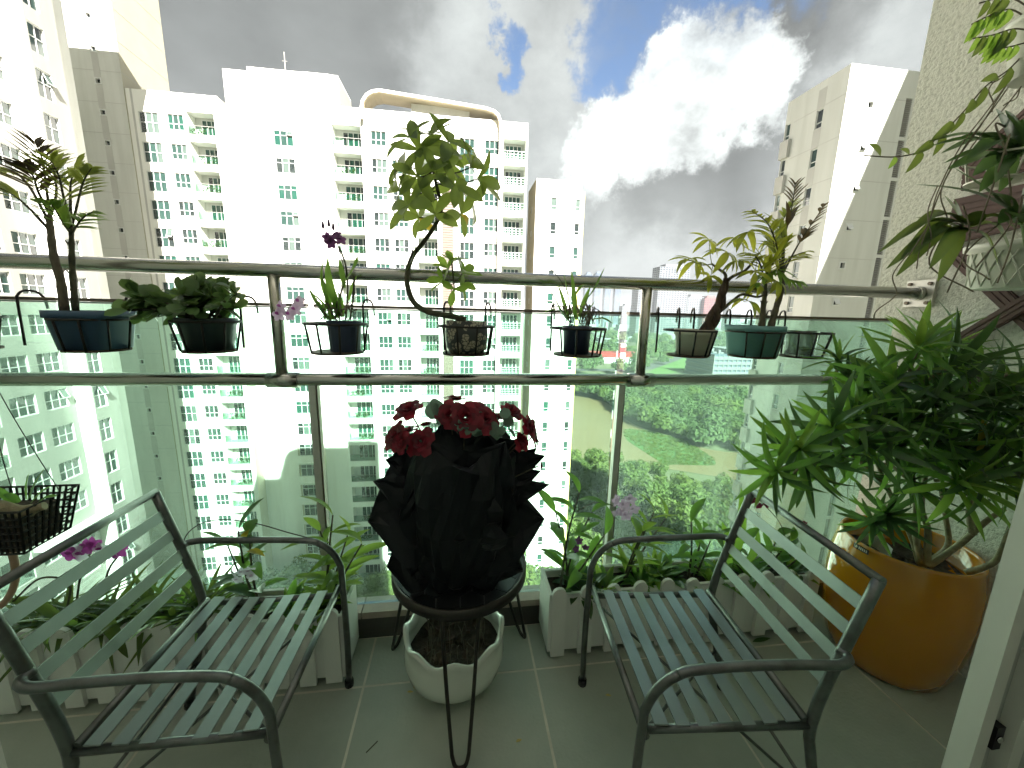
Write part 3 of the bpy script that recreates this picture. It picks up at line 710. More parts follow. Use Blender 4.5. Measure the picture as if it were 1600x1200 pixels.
b = MB(); b.face([(-36.9, 53.35, ZB), (-36.9, 61, ZB), (-36.9, 61, 40), (-36.9, 53.35, 40)]); b.face([(-46, 53.35, 40), (-36.9, 53.35, 40), (-36.9, 61, 40), (-46, 61, 40)]); b.build('flank_wall', 'render_cream_and_dim_flank', S)
jl = MB()
for z in [22.9+FH*j for j in range(5, -19, -1)]: jl.box((-46, 53.33, z), (-39.62, 53.349, z+.05)); jl.box((-38.93, 53.33, z), (-36.9, 53.349, z+.05)); jl.box((-36.899, 53.36, z), (-36.885, 61, z+.05))
pieces(jl, 'panel_joint', 'render_grey', S)
# ---- right tower
Q = thing('right_tower', (33, 33, ZB), 'pale tower on the right with a bright sunlit stripe and louvre column', 'building')
H1 = Face('-X', 30.4); H2 = Face('Y', 30.6); ho = []
for z in [18.8-FH*k for k in range(19)]:
    ho.append((32.55, 33.2, z-1.5, z, .14)); window(Q, H1, 32.875, z-1.5, .65, 1.5, 1, .3, .08, 0)
    ho.append((35.95, 36.48, z-1.2, z+.3, .14)); window(Q, H1, 36.215, z-1.2, .53, 1.5, 1, .3, .08, 0)
facade(Q, H1, 30.6, 36.55, ZB, 21, ho, 'render_cool', reveal='render_cool')
gr = MB()
for z in [18.8-FH*k for k in range(19)]:
    gr.box((30.385, 32.5, z+.02), (30.399, 33.25, z+1.58)); gr.box((30.1, 35.6, z-2.78), (30.399, 36.549, z-1.24))
pieces(gr, 'spandrel_band', 'render_grey', Q)
ho = []; lv = MB(); 
for k in range(20):
    z = 18.28-FH*k; ho.append((32.45, 32.9, z-.28, z+.22, .2, 1)); ho.append((35.9, 36.5, z-2.1, z+.75, .15, 1))
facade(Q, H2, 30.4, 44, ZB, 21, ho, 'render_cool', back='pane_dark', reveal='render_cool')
lm = MB(); lm.box((-.3, 0, -.02), (.3, .1, .03), 0, Matrix.Rotation(R(-30), 4, 'X')); lm = lm.mesh('louvre_blade', 'louvre_grey')
hop = MB(); hop.box((-.24, -.02, -.5), (.24, .02, 0), 0, Matrix.Rotation(R(-35), 4, 'X')); hop = hop.mesh('hopper_vent', 'window_frame')
for k in range(20):
    z = 18.28-FH*k
    o = obj('vent_frame', vm, Q); o.location = Vector((32.675, 30.58, z-.03))-org(Q)
    if k not in (0, 4): o = obj('hopper_vent', hop, Q); o.location = Vector((32.675, 30.6, z+.22))-org(Q)
    if k < 10:
        for j in range(19): o = obj('louvre_blade', lm, Q); o.location = Vector((36.2, 30.62, z-2.05+.15*j))-org(Q)
b = MB(); b.box((30.41, 30.62, 20.6), (44, 36.5, 20.8)); b.build('roof', 'roof_tar', Q)
jl = MB()
for k in range(20):
    z = 16.9+1.9-FH*k; jl.box((30.4, 30.585, z), (35.88, 30.599, z+.05)); jl.box((30.386, 30.6, z+.1), (30.399, 32.48, z+.15)); jl.box((30.386, 33.27, z+.1), (30.399, 35.58, z+.15))
pieces(jl, 'panel_joint', 'render_grey', Q)
# ---- the tower this balcony belongs to (behind the viewer) and an unseen block added to shade the right tower; both cast shade
H = thing('home_tower', (-6, -8, ZB), 'tower that carries this balcony, standing behind the viewer', 'building')
b = MB(); b.box((-14, -14, ZB), (2.3, -.6, 22)); b.box((-10.8, -14, 22), (2.3, -.6, 24.4)); b.build('wall', 'render_white', H)
b = MB(); pts = [(-10.8, 24.4), (-10.6, 25.3), (-10.0, 26.1), (-9.0, 26.5), (1.0, 26.5), (2.3, 26.2), (2.3, 24.4)]
b.face([(x, -.6, z) for x, z in pts]); b.face([(x, -4, z) for x, z in pts][::-1])
for k in range(len(pts)): a, c = pts[k], pts[(k+1) % len(pts)]; b.face([(a[0], -.6, a[1]), (a[0], -4, a[1]), (c[0], -4, c[1]), (c[0], -.6, c[1])])
b.build('arched_canopy', 'render_white', H)
H2_ = thing('added_shade_block', (48, -2, ZB), 'unseen block added out of frame to cast the shadow on the right tower', 'building')
b = MB(); b.box((40.3, -14, ZB), (45.5, 16, 36.3)); b.build('wall', 'render_white', H2_)

# ------------------------------------------------------------------ far city
def far_tower(name, px0, px1, ytop, dist, m, label, floors=26, bays=9, depth=18, win='far_window', grp=None):
    a = WY(px0, 490, dist); c = WY(px1, 490, dist); top = WY((px0+px1)/2, ytop, dist).z
    t = thing(name, ((a.x+c.x)/2, dist, ZB), label, 'building', grp)
    b = MB(); b.box((a.x, dist, ZB), (c.x, dist+depth, top)); b.build('wall', m, t)
    fh = (top-ZB)/floors; bw = (c.x-a.x)/bays; s = MB()
    vis = [k for k in range(floors) if ZB+fh*k > -30]
    for k in vis:
        for j in range(bays):
            if rng.random() < .93: s.box((a.x+bw*(j+.2), dist-.12, ZB+fh*(k+.3)), (a.x+bw*(j+.8), dist-.02, ZB+fh*(k+.85)))
        for j in range(4): s.box((a.x-.12, dist+depth*(j+.2)/4, ZB+fh*(k+.3)), (a.x-.02, dist+depth*(j+.8)/4, ZB+fh*(k+.85)))
    s.build('windows', win, t)['kind'] = 'stuff'
    e = MB()
    for k in vis[::1]: e.box((a.x-.3, dist-.6, ZB+fh*k), (c.x+.3, dist-.13, ZB+fh*(k+.14)))
    e.build('floor_slabs', m, t)['kind'] = 'stuff'
    e = MB(); e.box((a.x+(c.x-a.x)*.2, dist+2, top), (a.x+(c.x-a.x)*.8, dist+depth*.8, top+fh*1.3)); e.build('roof_house', m, t)
    return t
far_tower('far_apartment_tower', 1025, 1071, 417, 640, 'far_concrete', 'tall white gridded apartment tower in the distance behind the railing post', 36, 11, 26)
far_tower('far_apartment_tower', 995, 1026, 452, 652, 'far_concrete', 'lower white gridded tower left of the tall distant one', 30, 7, 26)
far_tower('far_red_tower', 1072, 1100, 464, 680, 'far_concrete', 'grey and white slab tower right of the tall distant one', 26, 8, 24)
far_tower('far_red_tower', 1099, 1119, 466, 670, 'far_brick', 'dull red slab tower in the distance beside the money tree', 24, 6, 24)
for i, (x0, x1, yt) in enumerate(((912, 921.5, 428), (927, 936.5, 427), (943, 952, 434), (959, 968, 436))):
    far_tower('far_blue_tower', x0, x1, yt, 1250, 'far_blue', ('first', 'second', 'third', 'fourth')[i]+' from the left of four slim blue grey distant towers', 40, 4, 20, grp='slim distant towers')
far_tower('far_grey_tower', 1138, 1158, 470, 900, 'far_concrete', 'pale grey distant tower behind the money tree branches', 26, 6, 22)
far_tower('far_grey_tower', 972, 993, 478, 900, 'far_concrete', 'low pale distant block left of the gridded towers', 16, 6, 22)
# low white office building
OB = thing('white_office', (*WZ(1150, 592, GZ).xy, ZB), 'low white office building with bands of blue windows', 'building')
a = WZ(1112, 592, GZ); Yo = a.y; x0 = a.x; x1 = WY(1185, 580, Yo).x
b = MB()
for k in range(5): b.box((x0-k*.0, Yo, GZ-.9+3.6*k), (x1, Yo+34, GZ-.9+3.6*k+2.3))
b.box((x0+14, Yo+6, GZ+17), (x1, Yo+28, GZ+20.5)); b.build('floor_bands', 'far_concrete', OB)
b = MB()
for k in range(5): b.box((x0+.5, Yo+.5, GZ-.9+3.6*k+2.3), (x1-.5, Yo+33.5, GZ-.9+3.6*k+3.6))
b.build('window_bands', 'far_blue', OB)
b = MB()
for k in range(10): b.box((x0+(x1-x0)*k/10, Yo-.1, GZ-.9), (x0+(x1-x0)*k/10+.8, Yo+.4, GZ+16.5))
b.build('pilaster', 'far_concrete', OB)
b = MB(); rg2 = random.Random(4)
for k in range(14): x = rg2.uniform(x0+2, x1-4); y = Yo+rg2.uniform(3, 30); b.box((x, y, GZ+16.9), (x+rg2.uniform(1, 4), y+2, GZ+16.9+rg2.uniform(1, 3)))
b.build('roof_plant', 'far_concrete', OB)
# red and white pavilion by the road
c = WZ(962, 566, GZ); RP = thing('red_pavilion', (c.x, c.y, ZB), 'low red roofed pavilion with a white tower beside the road', 'building')
b = MB(); b.box((c.x-22, c.y, ZB), (c.x+22, c.y+16, GZ+5)); b.build('wall', 'paint_white', RP)
b = MB(); b.box((c.x-23, c.y-1, GZ+5), (c.x+23, c.y+17, GZ+8.5)); b.build('roof', 'paint_red', RP)
b = MB(); b.box((c.x+3, c.y-2, ZB), (c.x+8, c.y+2, GZ+17)); b.build('sign_tower', 'paint_white', RP)
b = MB(); b.box((c.x+2.8, c.y-2.2, GZ+9), (c.x+8.2, c.y-2.0, GZ+14)); b.build('red_sign', 'paint_red', RP)
# parked cars
def car_mesh(m):
    b = MB(); pr = [(-2.1, .35), (-2.1, .8), (-1.3, .95), (-.8, 1.42), (.9, 1.42), (1.5, .95), (2.1, .85), (2.1, .35)]
    for s in (-1, 1): b.face([(x, s*.85, z) for x, z in (pr if s < 0 else pr[::-1])])
    for k in range(len(pr)): a_, c_ = pr[k], pr[(k+1) % len(pr)]; b.face([(a_[0], -.85, a_[1]), (a_[0], .85, a_[1]), (c_[0], .85, c_[1]), (c_[0], -.85, c_[1])])
    return b.mesh('body', m)
wl = MB()
for x in (-1.3, 1.3):
    for y in (-.82, .7): wl.tube([(x, y, .32), (x, y+.12, .32)], .32, 8)
wl = wl.mesh('wheels', 'rubber'); CM = [car_mesh('paint_white'), car_mesh('far_window'), car_mesh('far_city')]
n = 0
for r_, (pa, pb) in enumerate((((1010, 597), (1175, 618)), ((1030, 594), (1160, 609)), ((1000, 590), (1105, 600)))):
    A, Bv = WZ(*pa, GZ), WZ(*pb, GZ); ln = (Bv-A).length; k = 0
    while k*3.6 < ln and n < 90:
        if rng.random() < .72:
            p = A.lerp(Bv, k*3.6/ln); o = thing('parked_car', (p.x, p.y, GZ-.6), 'tiny parked car in the rows beside the distant wood', 'car', 'cars parked by the far wood', rng.choice((1.4, 1.5, -1.6))); obj('body', rng.choice(CM), o); obj('wheels', wl, o); n += 1
        k += 1
# low roofs fading to the horizon
b = MB(); rg2 = random.Random(9)
for k in range(900):
    y = rg2.uniform(520, 3600); x = y*rg2.uniform(.25, 1.15); s = rg2.uniform(8, 26); h = rg2.choice((5, 8, 12, 16, 22, 34)) if y > 900 else rg2.choice((4, 6, 9))
    b.box((x, y, ZB), (x+s, y+s*rg2.uniform(.6, 1.5), GZ+h*(1 if rg2.random() < .95 else 2.2)))
tag(b.build('far_city', 'far_city'), 'low city roofs spreading to the hazy horizon', 'city', kind='stuff')
# ------------------------------------------------------------------ balcony shell
fl = MB(); fl.box((-2.6, -.62, -.2), (1.84, 1.46, -.0015)); fl = fl.build('balcony_floor', 'grout'); tag(fl, kind='structure')
tm = {}
def tile(x0, x1, y0, y1):
    b = MB(); e = .0042; z1 = rng.uniform(-.0006, .0006); b.box((x0+e, y0+e, -.0119), (x1-e, y1-e, z1)); b.build('tile', 'floor_tile', fl)
ys = [-.6, -.03, .57, 1.165, 1.37]
for j in range(len(ys)-1):
    off = (-.015, .285, .27, .27)[j]
    xs = [-2.6]+[off+.6*k for k in range(-4, 4) if -2.55 < off+.6*k < 1.8]+[1.838]
    for i in range(len(xs)-1): tile(xs[i], xs[i+1], ys[j], ys[j+1])
kb = MB(); kb.box((-2.6, 1.372, -.011), (1.838, 1.445, .09)); kb = kb.build('kerb', 'kerb_side'); kb['kind'] = 'structure'
for k in range(6):
    b = MB(); x0 = -2.6+k*.74; b.box((x0+.002, 1.366, .0905), (min(x0+.738, 1.837), 1.452, .118)); b.build('coping_stone', 'kerb_stone', kb)
c = MB(); c.box((-2.6, -.598, 0), (1.838, -.58, 6.08)); tag(c.build('room_side', 'room_wall'), kind='structure')
sw = MB(); sw.box((1.84, -.6, -.2), (2.12, 1.535, 6.079)); tag(sw.build('stucco_wall', 'stucco'), 'rough cream stucco wall closing the right end of the balcony', 'wall')
lw = MB(); lw.box((-2.85, -.6, -.2), (-2.601, 1.6, 6.079)); tag(lw.build('end_wall', 'stucco'), 'stucco wall at the left end of the balcony, out of frame', 'wall')

# ------------------------------------------------------------------ railing
RL = thing('balcony_railing', (-.4, 1.38, .118), 'stainless steel balcony railing with green tinted glass panels', 'railing')
XL, XR, RY = -2.6, 1.83, 1.36
b = MB(); b.tube([(XL, RY, 1.389), (XR, RY, 1.389)], .0218, 18); b.build('top_rail', 'steel', RL, True)
b = MB(); b.tube([(XL, RY, 1.038), (XR, RY, 1.038)], .0215, 18); b.build('lower_rail', 'steel', RL, True)
for x in (-.588, .672):
    b = MB(); b.tube([(x, RY, 1.05), (x, RY, 1.385)], .0185, 16); b.build('post', 'steel_post', RL, True)
    b = MB(); b.tube([(x-.045, RY, 1.036), (x+.052, RY, 1.036)], .0265, 18); b.build('sleeve', 'steel', RL, True)
for x in (-1.74, -.505, .615):
    b = MB(); b.box((x-.013, 1.380, .118), (x+.010, 1.408, 1.04)); o = b.build('stanchion', 'brushed_plate', RL)
    b = MB(); b.box((x+.0102, 1.385, .118), (x+.0155, 1.41, 1.04)); b.build('gasket', 'cap_dark', RL)
gx = [(-2.6, -1.75), (-1.73, -.515), (-.49, .60), (.632, 1.80)]
for a, c in gx:
    b = MB(); b.box((a, 1.412, .119), (c, 1.424, 1.272)); b.build('glass_panel', 'railing_glass', RL)
    b = MB(); b.box((a, 1.4115, 1.2725), (c, 1.4245, 1.2775)); b.build('glass_edge', 'glass_edge', RL)
    b = MB(); b.box((a, 1.404, 1.278), (c, 1.432, 1.288)); b.build('glass_cap', 'cap_dark', RL)
fp = MB(); fp.box((1.826, 1.313, 1.337), (1.8395, 1.412, 1.441)); fp = fp.build('wall_flange', 'brushed_plate', RL)
for y in (1.328, 1.397):
    for z in (1.352, 1.426):
        b = MB(); b.tube([(1.818, y, z), (1.827, y, z)], .007, 8); b.build('bolt', 'cap_dark', fp)
b = MB(); b.tube([(1.80, RY, 1.389), (1.827, RY, 1.389)], .027, 16); b.build('collar', 'steel', RL, True)
for z in (.30, .95):
    b = MB(); b.box((1.755, 1.395, z), (1.839, 1.44, z+.045)); b.tube([(1.775, 1.39, z+.022), (1.775, 1.396, z+.022)], .012, 10); b.build('glass_clamp', 'brushed_plate', RL)

# ------------------------------------------------------------------ hanging pot holders
def ringpts(c, r, z, n=36): return [(c[0]+r*math.cos(2*math.pi*k/n), c[1]+r*math.sin(2*math.pi*k/n), z) for k in range(n)]
def holder(x, rr, rb, label, hooks, zt=1.228, zb=1.14, dark='wire_black', rods=(-2.5, -1.9, -1.2, -.55, .2)):
    yc = 1.395-rr-.012; t = thing('pot_holder', (x, yc, zb), label, 'pot holder', 'wire pot holders hung along the glass')
    b = MB(); b.tube(ringpts((x, yc), rr, zt), .0038, 6, closed=True); b.build('ring', dark, t, True)
    b = MB(); b.lathe([(rb, zb-.004), (rb, zb+.002)], (x, yc, 0), 30); b.build('base_plate', 'wire_rust', t)
    for a in rods:
        b = MB(); b.tube([(x+rr*math.cos(a), yc+rr*math.sin(a), zt), (x+rb*math.cos(a), yc+rb*math.sin(a), zb)], .0032, 6); b.build('rod', dark, t, True)
    for hx in hooks:
        X = x+hx; b = MB(); b.tube(spline([(X, 1.384, zb), (X, 1.388, 1.27), (X, 1.392, 1.292), (X+.006, 1.405, 1.306), (X+.016, 1.43, 1.304), (X+.022, 1.444, 1.285), (X+.024, 1.447, 1.252)], 5), .0036, 6); b.build('hook', dark, t, True)
    return t, yc
def pot_round(t, x, y, r0, r1, z0, z1, m, n=32, lip=.006, wall=.006, facet=False):
    b = MB(); b.lathe([(r0, z0), (r1, z1-.018), (r1+lip, z1-.016), (r1+lip, z1), (r1-wall, z1), (r1-wall-.003, z1-.02)], (x, y, 0), n); b.build('pot', m, t, not facet)
    b = MB(); b.lathe([(r1-wall-.002, z1-.018), (r1*.5, z1-.012), (.004, z1-.010)], (x, y, 0), 20, fn=lambda a, r, z, k: (r, z+.006*math.sin(5*a+k*2))); b.build('soil', 'soil', t)
def pot_square(t, x, y, a0, a1, z0, z1, m, rz=0, ratio=1.0):
    """rounded-square tapered pot"""
    def sq(ang, r, z, k):
        c, s = abs(math.cos(ang)), abs(math.sin(ang)); e = 5.0
        return r/((c**e+s**e)**(1/e)), z
    b = MB(); b.lathe([(a0, z0), (a1, z1-.02), (a1+.004, z1-.02), (a1+.004, z1), (a1-.005, z1), (a1-.007, z1-.03)], (0, 0, 0), 48, fn=sq)
    M = Matrix.Translation((x, y, 0)) @ Matrix.Rotation(rz, 4, 'Z') @ Matrix.Diagonal((ratio, 1, 1, 1)); b.v = [M @ q for q in b.v]; b.build('pot', m, t, True)
    b = MB(); b.lathe([(a1-.006, z1-.026), (a1*.5, z1-.016), (.004, z1-.014)], (0, 0, 0), 48, fn=sq); b.v = [M @ q for q in b.v]; b.build('soil', 'soil', t)
lab = ['wire pot holder cut off by the left edge of the photo', 'wire pot holder carrying the blue rectangular pot', 'wire pot holder carrying the dark green pot with fleshy leaves', 'wire pot holder carrying the navy orchid pot near the railing post', 'wire pot holder carrying the floral patterned pot', 'wire pot holder carrying the navy pot right of centre', 'wire pot holder carrying the cream money tree pot', 'wire pot holder carrying the teal pot', 'wire pot holder carrying the clear plastic jar']
hs = [(-1.40, .088, .07, (.065,)), (-1.065, .088, .074, (.025,)), (-.760, .087, .07, (-.085, .05)), (-.386, .092, .078, (-.05, .06)), (.020, .092, .078, (-.075, .07)), (.399, .094, .08, (-.07, .07)), (.815, .087, .07, (-.075, .01, .07)), (1.065, .093, .078, (-.03, .06)), (1.272, .088, .068, (-.06, .0))]
HY = []
for (x, rr, rb, hk), lb in zip(hs, lab): HY.append(holder(x, rr, rb, lb, hk)[1])

# ---- plant 0: edge of frame
t = thing('potted_plant', (-1.42, HY[0], 1.143), 'potted plant in the holder cut off by the left edge', 'potted plant', 'pots along the railing')
pot_round(t, -1.42, HY[0], .07, .085, 1.143, 1.235, 'pot_cream')
for k in range(7): put_leaf(t, leafmesh('strap', 'leaf_orchid', Ln=.16, W=.022, arch=.5, fold=.2), (-1.42, HY[0], 1.235), (-rng.uniform(.2, 1), rng.uniform(-.6, .6), 1.2))

# ---- plant 1: palm in the blue pot
def frond(parent, base, path, ll, m, n=11, name='frond', droop=.5, lw=.0062, start=.3):
    """feather palm frond: rachis with paired leaflets"""
    P = spline([base]+path, 8); b = MB(); b.tube(P, ramp(.004, .0012, len(P)), 5, 1); N_ = len(P)
    for k in range(n):
        f_ = start+(1-start)*k/(n-1); i = min(N_-2, int(f_*(N_-1))); p = P[i]; d = (P[i+1]-P[i]).normalized()
        s = d.cross(Vector((0, 0, 1))); s = s.normalized() if s.length > .05 else Vector((1, 0, 0))
        w = math.sin(math.pi*min(1, .25+.75*f_))*.6+.5
        for sg in (-1, 1):
            if rng.random() < .12: continue
            dr = (d*.95+s*sg*(1.05-.5*f_)+Vector((0, 0, -droop*rng.uniform(.1, .6)))).normalized()
            lf = leaf_mb(ll*1.15*w*rng.uniform(.8, 1.15), lw*2.1, .25*droop+.05, .25, 4, .8, .4); b.add(lf, aim(p, dr, Vector((0, 0, 1))))
    return b.build(name, (m, 'bark_green'), parent, True)
Y1 = HY[1]
t = thing('potted_palm', (-1.055, Y1, 1.143), 'small palm with two ragged trunks in a blue rectangular pot', 'potted plant', 'pots along the railing')
pot_square(t, -1.065, Y1, .060, .071, 1.143, 1.252, 'pot_blue', 0, 1.1)
def rag_trunk(parent, pts, r0, r1, name='trunk', m='bark_dark', stubs=14, Y=None):
    P = spline(pts, 5); b = MB(); rad = [r0+(r1-r0)*k/(len(P)-1)+.0008*math.sin(k*2.1) for k in range(len(P))]; b.tube(P, rad, 9)
    for k in range(stubs):
        i = rng.randrange(1, len(P)-1); a = rng.uniform(0, 6.28); d = Vector((math.cos(a), math.sin(a), 1.5)).normalized(); b.tube([P[i], P[i]+d*rng.uniform(.012, .026)], [.004, .0012], 5)
    return b.build(name, m, parent, True)
rag_trunk(t, [WY(101, 487, Y1), WY(95, 440, Y1), WY(84, 400, Y1), WY(79, 360, Y1), WY(76, 335, Y1)], .0115, .007)
rag_trunk(t, [WY(118, 486, Y1), WY(113, 420, Y1), WY(112, 380, Y1), WY(111, 345, Y1)], .0085, .005, m='bark_green')
def fr(par, Y, pts, ll, m, dy=0, **k): 
    q = [WY(x, y, Y+dy*i/(len(pts)-1)) for i, (x, y) in enumerate(pts)]; return frond(par, q[0], q[1:], ll, m, **k)
fr(t, Y1, [(78, 360), (40, 320), (5, 295), (-40, 285)], .075, 'leaf_palm', -.08, start=.45)
fr(t, Y1, [(76, 345), (45, 290), (15, 265), (-25, 258)], .075, 'leaf_palm', .05, start=.4)
fr(t, Y1, [(78, 335), (72, 290), (66, 250), (55, 222)], .07, 'leaf_palm_bronze', .02, start=.4, droop=.1)
fr(t, Y1, [(78, 335), (60, 300), (52, 275), (40, 258)], .07, 'leaf_palm_bronze', -.06, start=.35)
fr(t, Y1, [(80, 335), (88, 300), (84, 262), (80, 235)], .07, 'leaf_palm', .06, start=.4, droop=.2)
fr(t, Y1, [(112, 350), (100, 310), (92, 275), (80, 250)], .075, 'leaf_palm', -.05, start=.3)
fr(t, Y1, [(112, 350), (110, 310), (112, 280), (125, 250)], .06, 'leaf_palm', .05, start=.45, droop=.2)
fr(t, Y1, [(112, 355), (118, 330), (130, 285), (143, 262)], .06, 'leaf_palm', -.06, start=.5, droop=.3)
fr(t, Y1, [(112, 365), (118, 355), (130, 340), (146, 330)], .05, 'leaf_lime', -.04, start=.3)
fr(t, Y1, [(112, 365), (100, 350), (88, 330), (80, 318)], .06, 'leaf_lime', -.04, start=.2)

# ---- plant 2: fleshy leaves in the dark green pot
Y2 = HY[2]
t = thing('potted_jade', (-.757, Y2, 1.143), 'spreading fleshy leaved plant in a dark green pot', 'potted plant', 'pots along the railing')
pot_round(t, -.760, Y2, .060, .074, 1.143, 1.238, 'pot_darkgreen', lip=.004)
jl_ = [leafmesh('jade%d' % k, 'leaf_jade', Ln=.05, W=.031, arch=(.1, .3, .2)[k], fold=(.1, .2, -.1)[k], tip=.55, peak=.62, n=6) for k in range(3)]
for k in range(20):
    a = rng.uniform(0, 6.28); px = rng.uniform(205, 372) if k > 2 else (200, 215, 225)[k]; py = rng.uniform(450, 492) if 255 < px else rng.uniform(458, 490)
    if 260 < px < 320 and rng.random() < .6: py = rng.uniform(437, 470)
    e = WY(px, py, Y2+rng.uniform(-.09, .07)); s0 = Vector((-.760+rng.uniform(-.04, .04), Y2+rng.uniform(-.05, .05), 1.232))
    mid = s0.lerp(e, .5)+Vector((0, 0, .015)); b = MB(); b.tube(spline([s0, mid, e], 4), .004, 5); b.build('stem', 'bark_green', t, True)
    P = spline([s0, mid, e], 4)
    for i in range(3, len(P)):
        for q in range(2 if i < len(P)-1 else 4):
            d = (P[i]-P[i-1]).normalized(); put_leaf(t, rng.choice(jl_), P[i], d*.5+jit((0, 0, .25), .8), jit((0, -.4, 1), .5), rng.uniform(.75, 1.2))

# ---- orchid helpers
def flower(parent, p, face, r, mat_, mat2=None, name='flower'):
    """five-petalled orchid bloom with a lip"""
    f_ = Vector(face).normalized(); x = f_.orthogonal().normalized(); y = f_.cross(x); b = MB()
    for k in range(5):
        a = k*1.2566+.3; d = x*math.cos(a)+y*math.sin(a)+f_*.15; b.add(leaf_mb(r, r*.72, .15, .12, 4, .6, .55), aim(Vector(p), d, f_))
    lp = leaf_mb(r*.6, r*.5, .5, -.3, 3, .6, .5); lp.m = [1]*len(lp.m); b.add(lp, aim(Vector(p)+f_*r*.1, -y*.7+f_, f_))
    return b.build(name, (mat_, mat2 or mat_), parent, True)
def spike(parent, pts, r=.0018, m='bark_green', name='stem'):
    b = MB(); b.tube(spline(pts, 6), r, 5); return b.build(name, m, parent, True)
def strap(parent, base, tip, sag, w, m='leaf_orchid', up=(0, -.3, 1), name='leaf', n=8):
    """one long leaf bent from base to tip, its own mesh"""
    base, tip = Vector(base), Vector(tip); mid = base.lerp(tip, .5)+Vector(sag); P = spline([base, mid, tip], n//2+1); b = MB(); N_ = len(P)
    for k, p in enumerate(P):
        t_ = k/(N_-1); d = (P[min(k+1, N_-1)]-P[max(k-1, 0)]).normalized(); s = d.cross(Vector(up)); s = s.normalized() if s.length > .05 else Vector((1, 0, 0)); u = s.cross(d)
        ww = w*.5*max(.05, (math.sin(math.pi*(.12+.88*t_)))**.7); b.v += [p-s*ww+u*ww*.35, p, p+s*ww+u*ww*.35]
    for k in range(N_-1): a = k*3; b.f += [(a, a+3, a+4, a+1), (a+1, a+4, a+5, a+2)]; b.m += [0, 0]
    return b.build(name, m, parent, True)
def S(parent, Y, p0, p1, w, sag=(0, 0, .02), m='leaf_orchid', dy=0, **k): return strap(parent, WY(*p0, Y), WY(*p1, Y+dy), sag, w, m, **k)
# ---- plant 3: navy pot orchid by the post
Y3 = HY[3]
t = thing('potted_orchid', (-.36, Y3, 1.143), 'orchid with purple blooms in a navy ribbed pot by the railing post', 'potted plant', 'pots along the railing')
pot_round(t, -.362, Y3, .045, .05, 1.143, 1.238, 'pot_navy', 20, .003, facet=True)
for p0, p1, w, sg in (((515, 500), (482, 450), .020, -.01), ((518, 500), (500, 425), .024, .0), ((522, 500), (507, 390), .012, -.02), ((530, 495), (512, 402), .024, -.01), ((540, 440), (559, 400), .02, .01), ((538, 450), (530, 405), .016, 0), ((535, 495), (526, 452), .022, 0), ((528, 497), (520, 447), .02, 0), ((508, 500), (478, 452), .012, .02), ((545, 470), (558, 430), .014, 0), ((512, 500), (495, 462), .02, -.01)):
    S(t, Y3, p0, p1, w, (sg, 0, .005), dy=rng.uniform(-.05, .04))
for q in ([(540, 500), (543, 450), (540, 415), (530, 385)], [(530, 500), (532, 460), (540, 440)], [(547, 500), (553, 450), (552, 430)], [(524, 500), (527, 470)]): spike(t, [WY(x, y, Y3) for x, y in q], .003)
spike(t, [WY(x, y, Y3-.02) for x, y in ((538, 420), (532, 398), (526, 380), (520, 372))], .0016)
for (x, y) in ((512, 372), (526, 368), (517, 380), (532, 375)): flower(t, WY(x, y, Y3-.03), jit((.1, -1, .1), .5), .019, 'petal_violet')
for (x, y) in ((505, 358), (514, 355), (521, 360)): b = MB(); b.lathe([(.0015, 0), (.005, .006), (.003, .018), (.0004, .024)], WY(x, y, Y3-.03), 7); b.build('bud', 'petal_violet', t, True)
spike(t, [WY(x, y, Y3-.03) for x, y in ((505, 500), (485, 480), (465, 470), (450, 482))], .0014)
for (x, y) in ((440, 480), (468, 472), (436, 492), (453, 492), (462, 484)): flower(t, WY(x, y, Y3-.05), jit((0, -1, 0), .6), .021, 'petal_pink', 'petal_purple')
rt = MB()
for k in range(26): a = WY(rng.uniform(505, 550), rng.uniform(488, 500), Y3+rng.uniform(-.03, .03)); rt.tube(spline([a+Vector((0, 0, .012)), jit(a, .02)+Vector((0, 0, .025)), jit(a, .025)], 3), .0018, 4)
rt.build('aerial_roots', 'root_grey', t, True)

# ---- plant 4: umbrella tree with the S-shaped stem
Y4 = HY[4]
def patmat():
    m = mat('pot_floral', (.3, .3, .25), .6); t_ = m.node_tree; p = t_.nodes['Principled BSDF']; tc = N('ShaderNodeTexCoord', t_)
    v = N('ShaderNodeTexVoronoi', t_); v.inputs['Scale'].default_value = 42; L(tc.outputs['Object'], v.inputs['Vector'], t_)
    v2 = N('ShaderNodeTexVoronoi', t_); v2.feature = 'DISTANCE_TO_EDGE'; v2.inputs['Scale'].default_value = 75; L(tc.outputs['Object'], v2.inputs['Vector'], t_)
    g = MATH('MULTIPLY', MATH('LESS_THAN', v.outputs['Distance'], .52, tree=t_), MATH('GREATER_THAN', v2.outputs['Distance'], .06, tree=t_), tree=t_)
    x = N('ShaderNodeMix', t_, data_type='RGBA'); L(g, x.inputs['Factor'], t_); x.inputs['A'].default_value = (.045, .05, .05, 1); x.inputs['B'].default_value = (.40, .37, .27, 1); L(x.outputs['Result'], p.inputs['Base Color'], t_)
patmat()
t = thing('potted_umbrella_tree', (.02, Y4, 1.143), 'umbrella tree with an S shaped stem in a floral patterned pot', 'potted plant', 'pots along the railing')
b = MB(); b.lathe([(.055, 1.143), (.066, 1.16), (.070, 1.20), (.066, 1.245), (.060, 1.245), (.058, 1.225)], (.022, Y4, 0), 32); b.build('pot', 'pot_floral', t, True)
b = MB(); b.lathe([(.06, 1.228), (.03, 1.233), (.003, 1.234)], (.022, Y4, 0), 18); b.build('soil', 'soil', t)
TR = [(728, 500), (705, 494), (672, 488), (648, 474), (637, 448), (637, 425), (645, 400), (662, 378), (680, 352), (690, 325), (684, 298), (678, 272), (674, 245), (672, 222)]
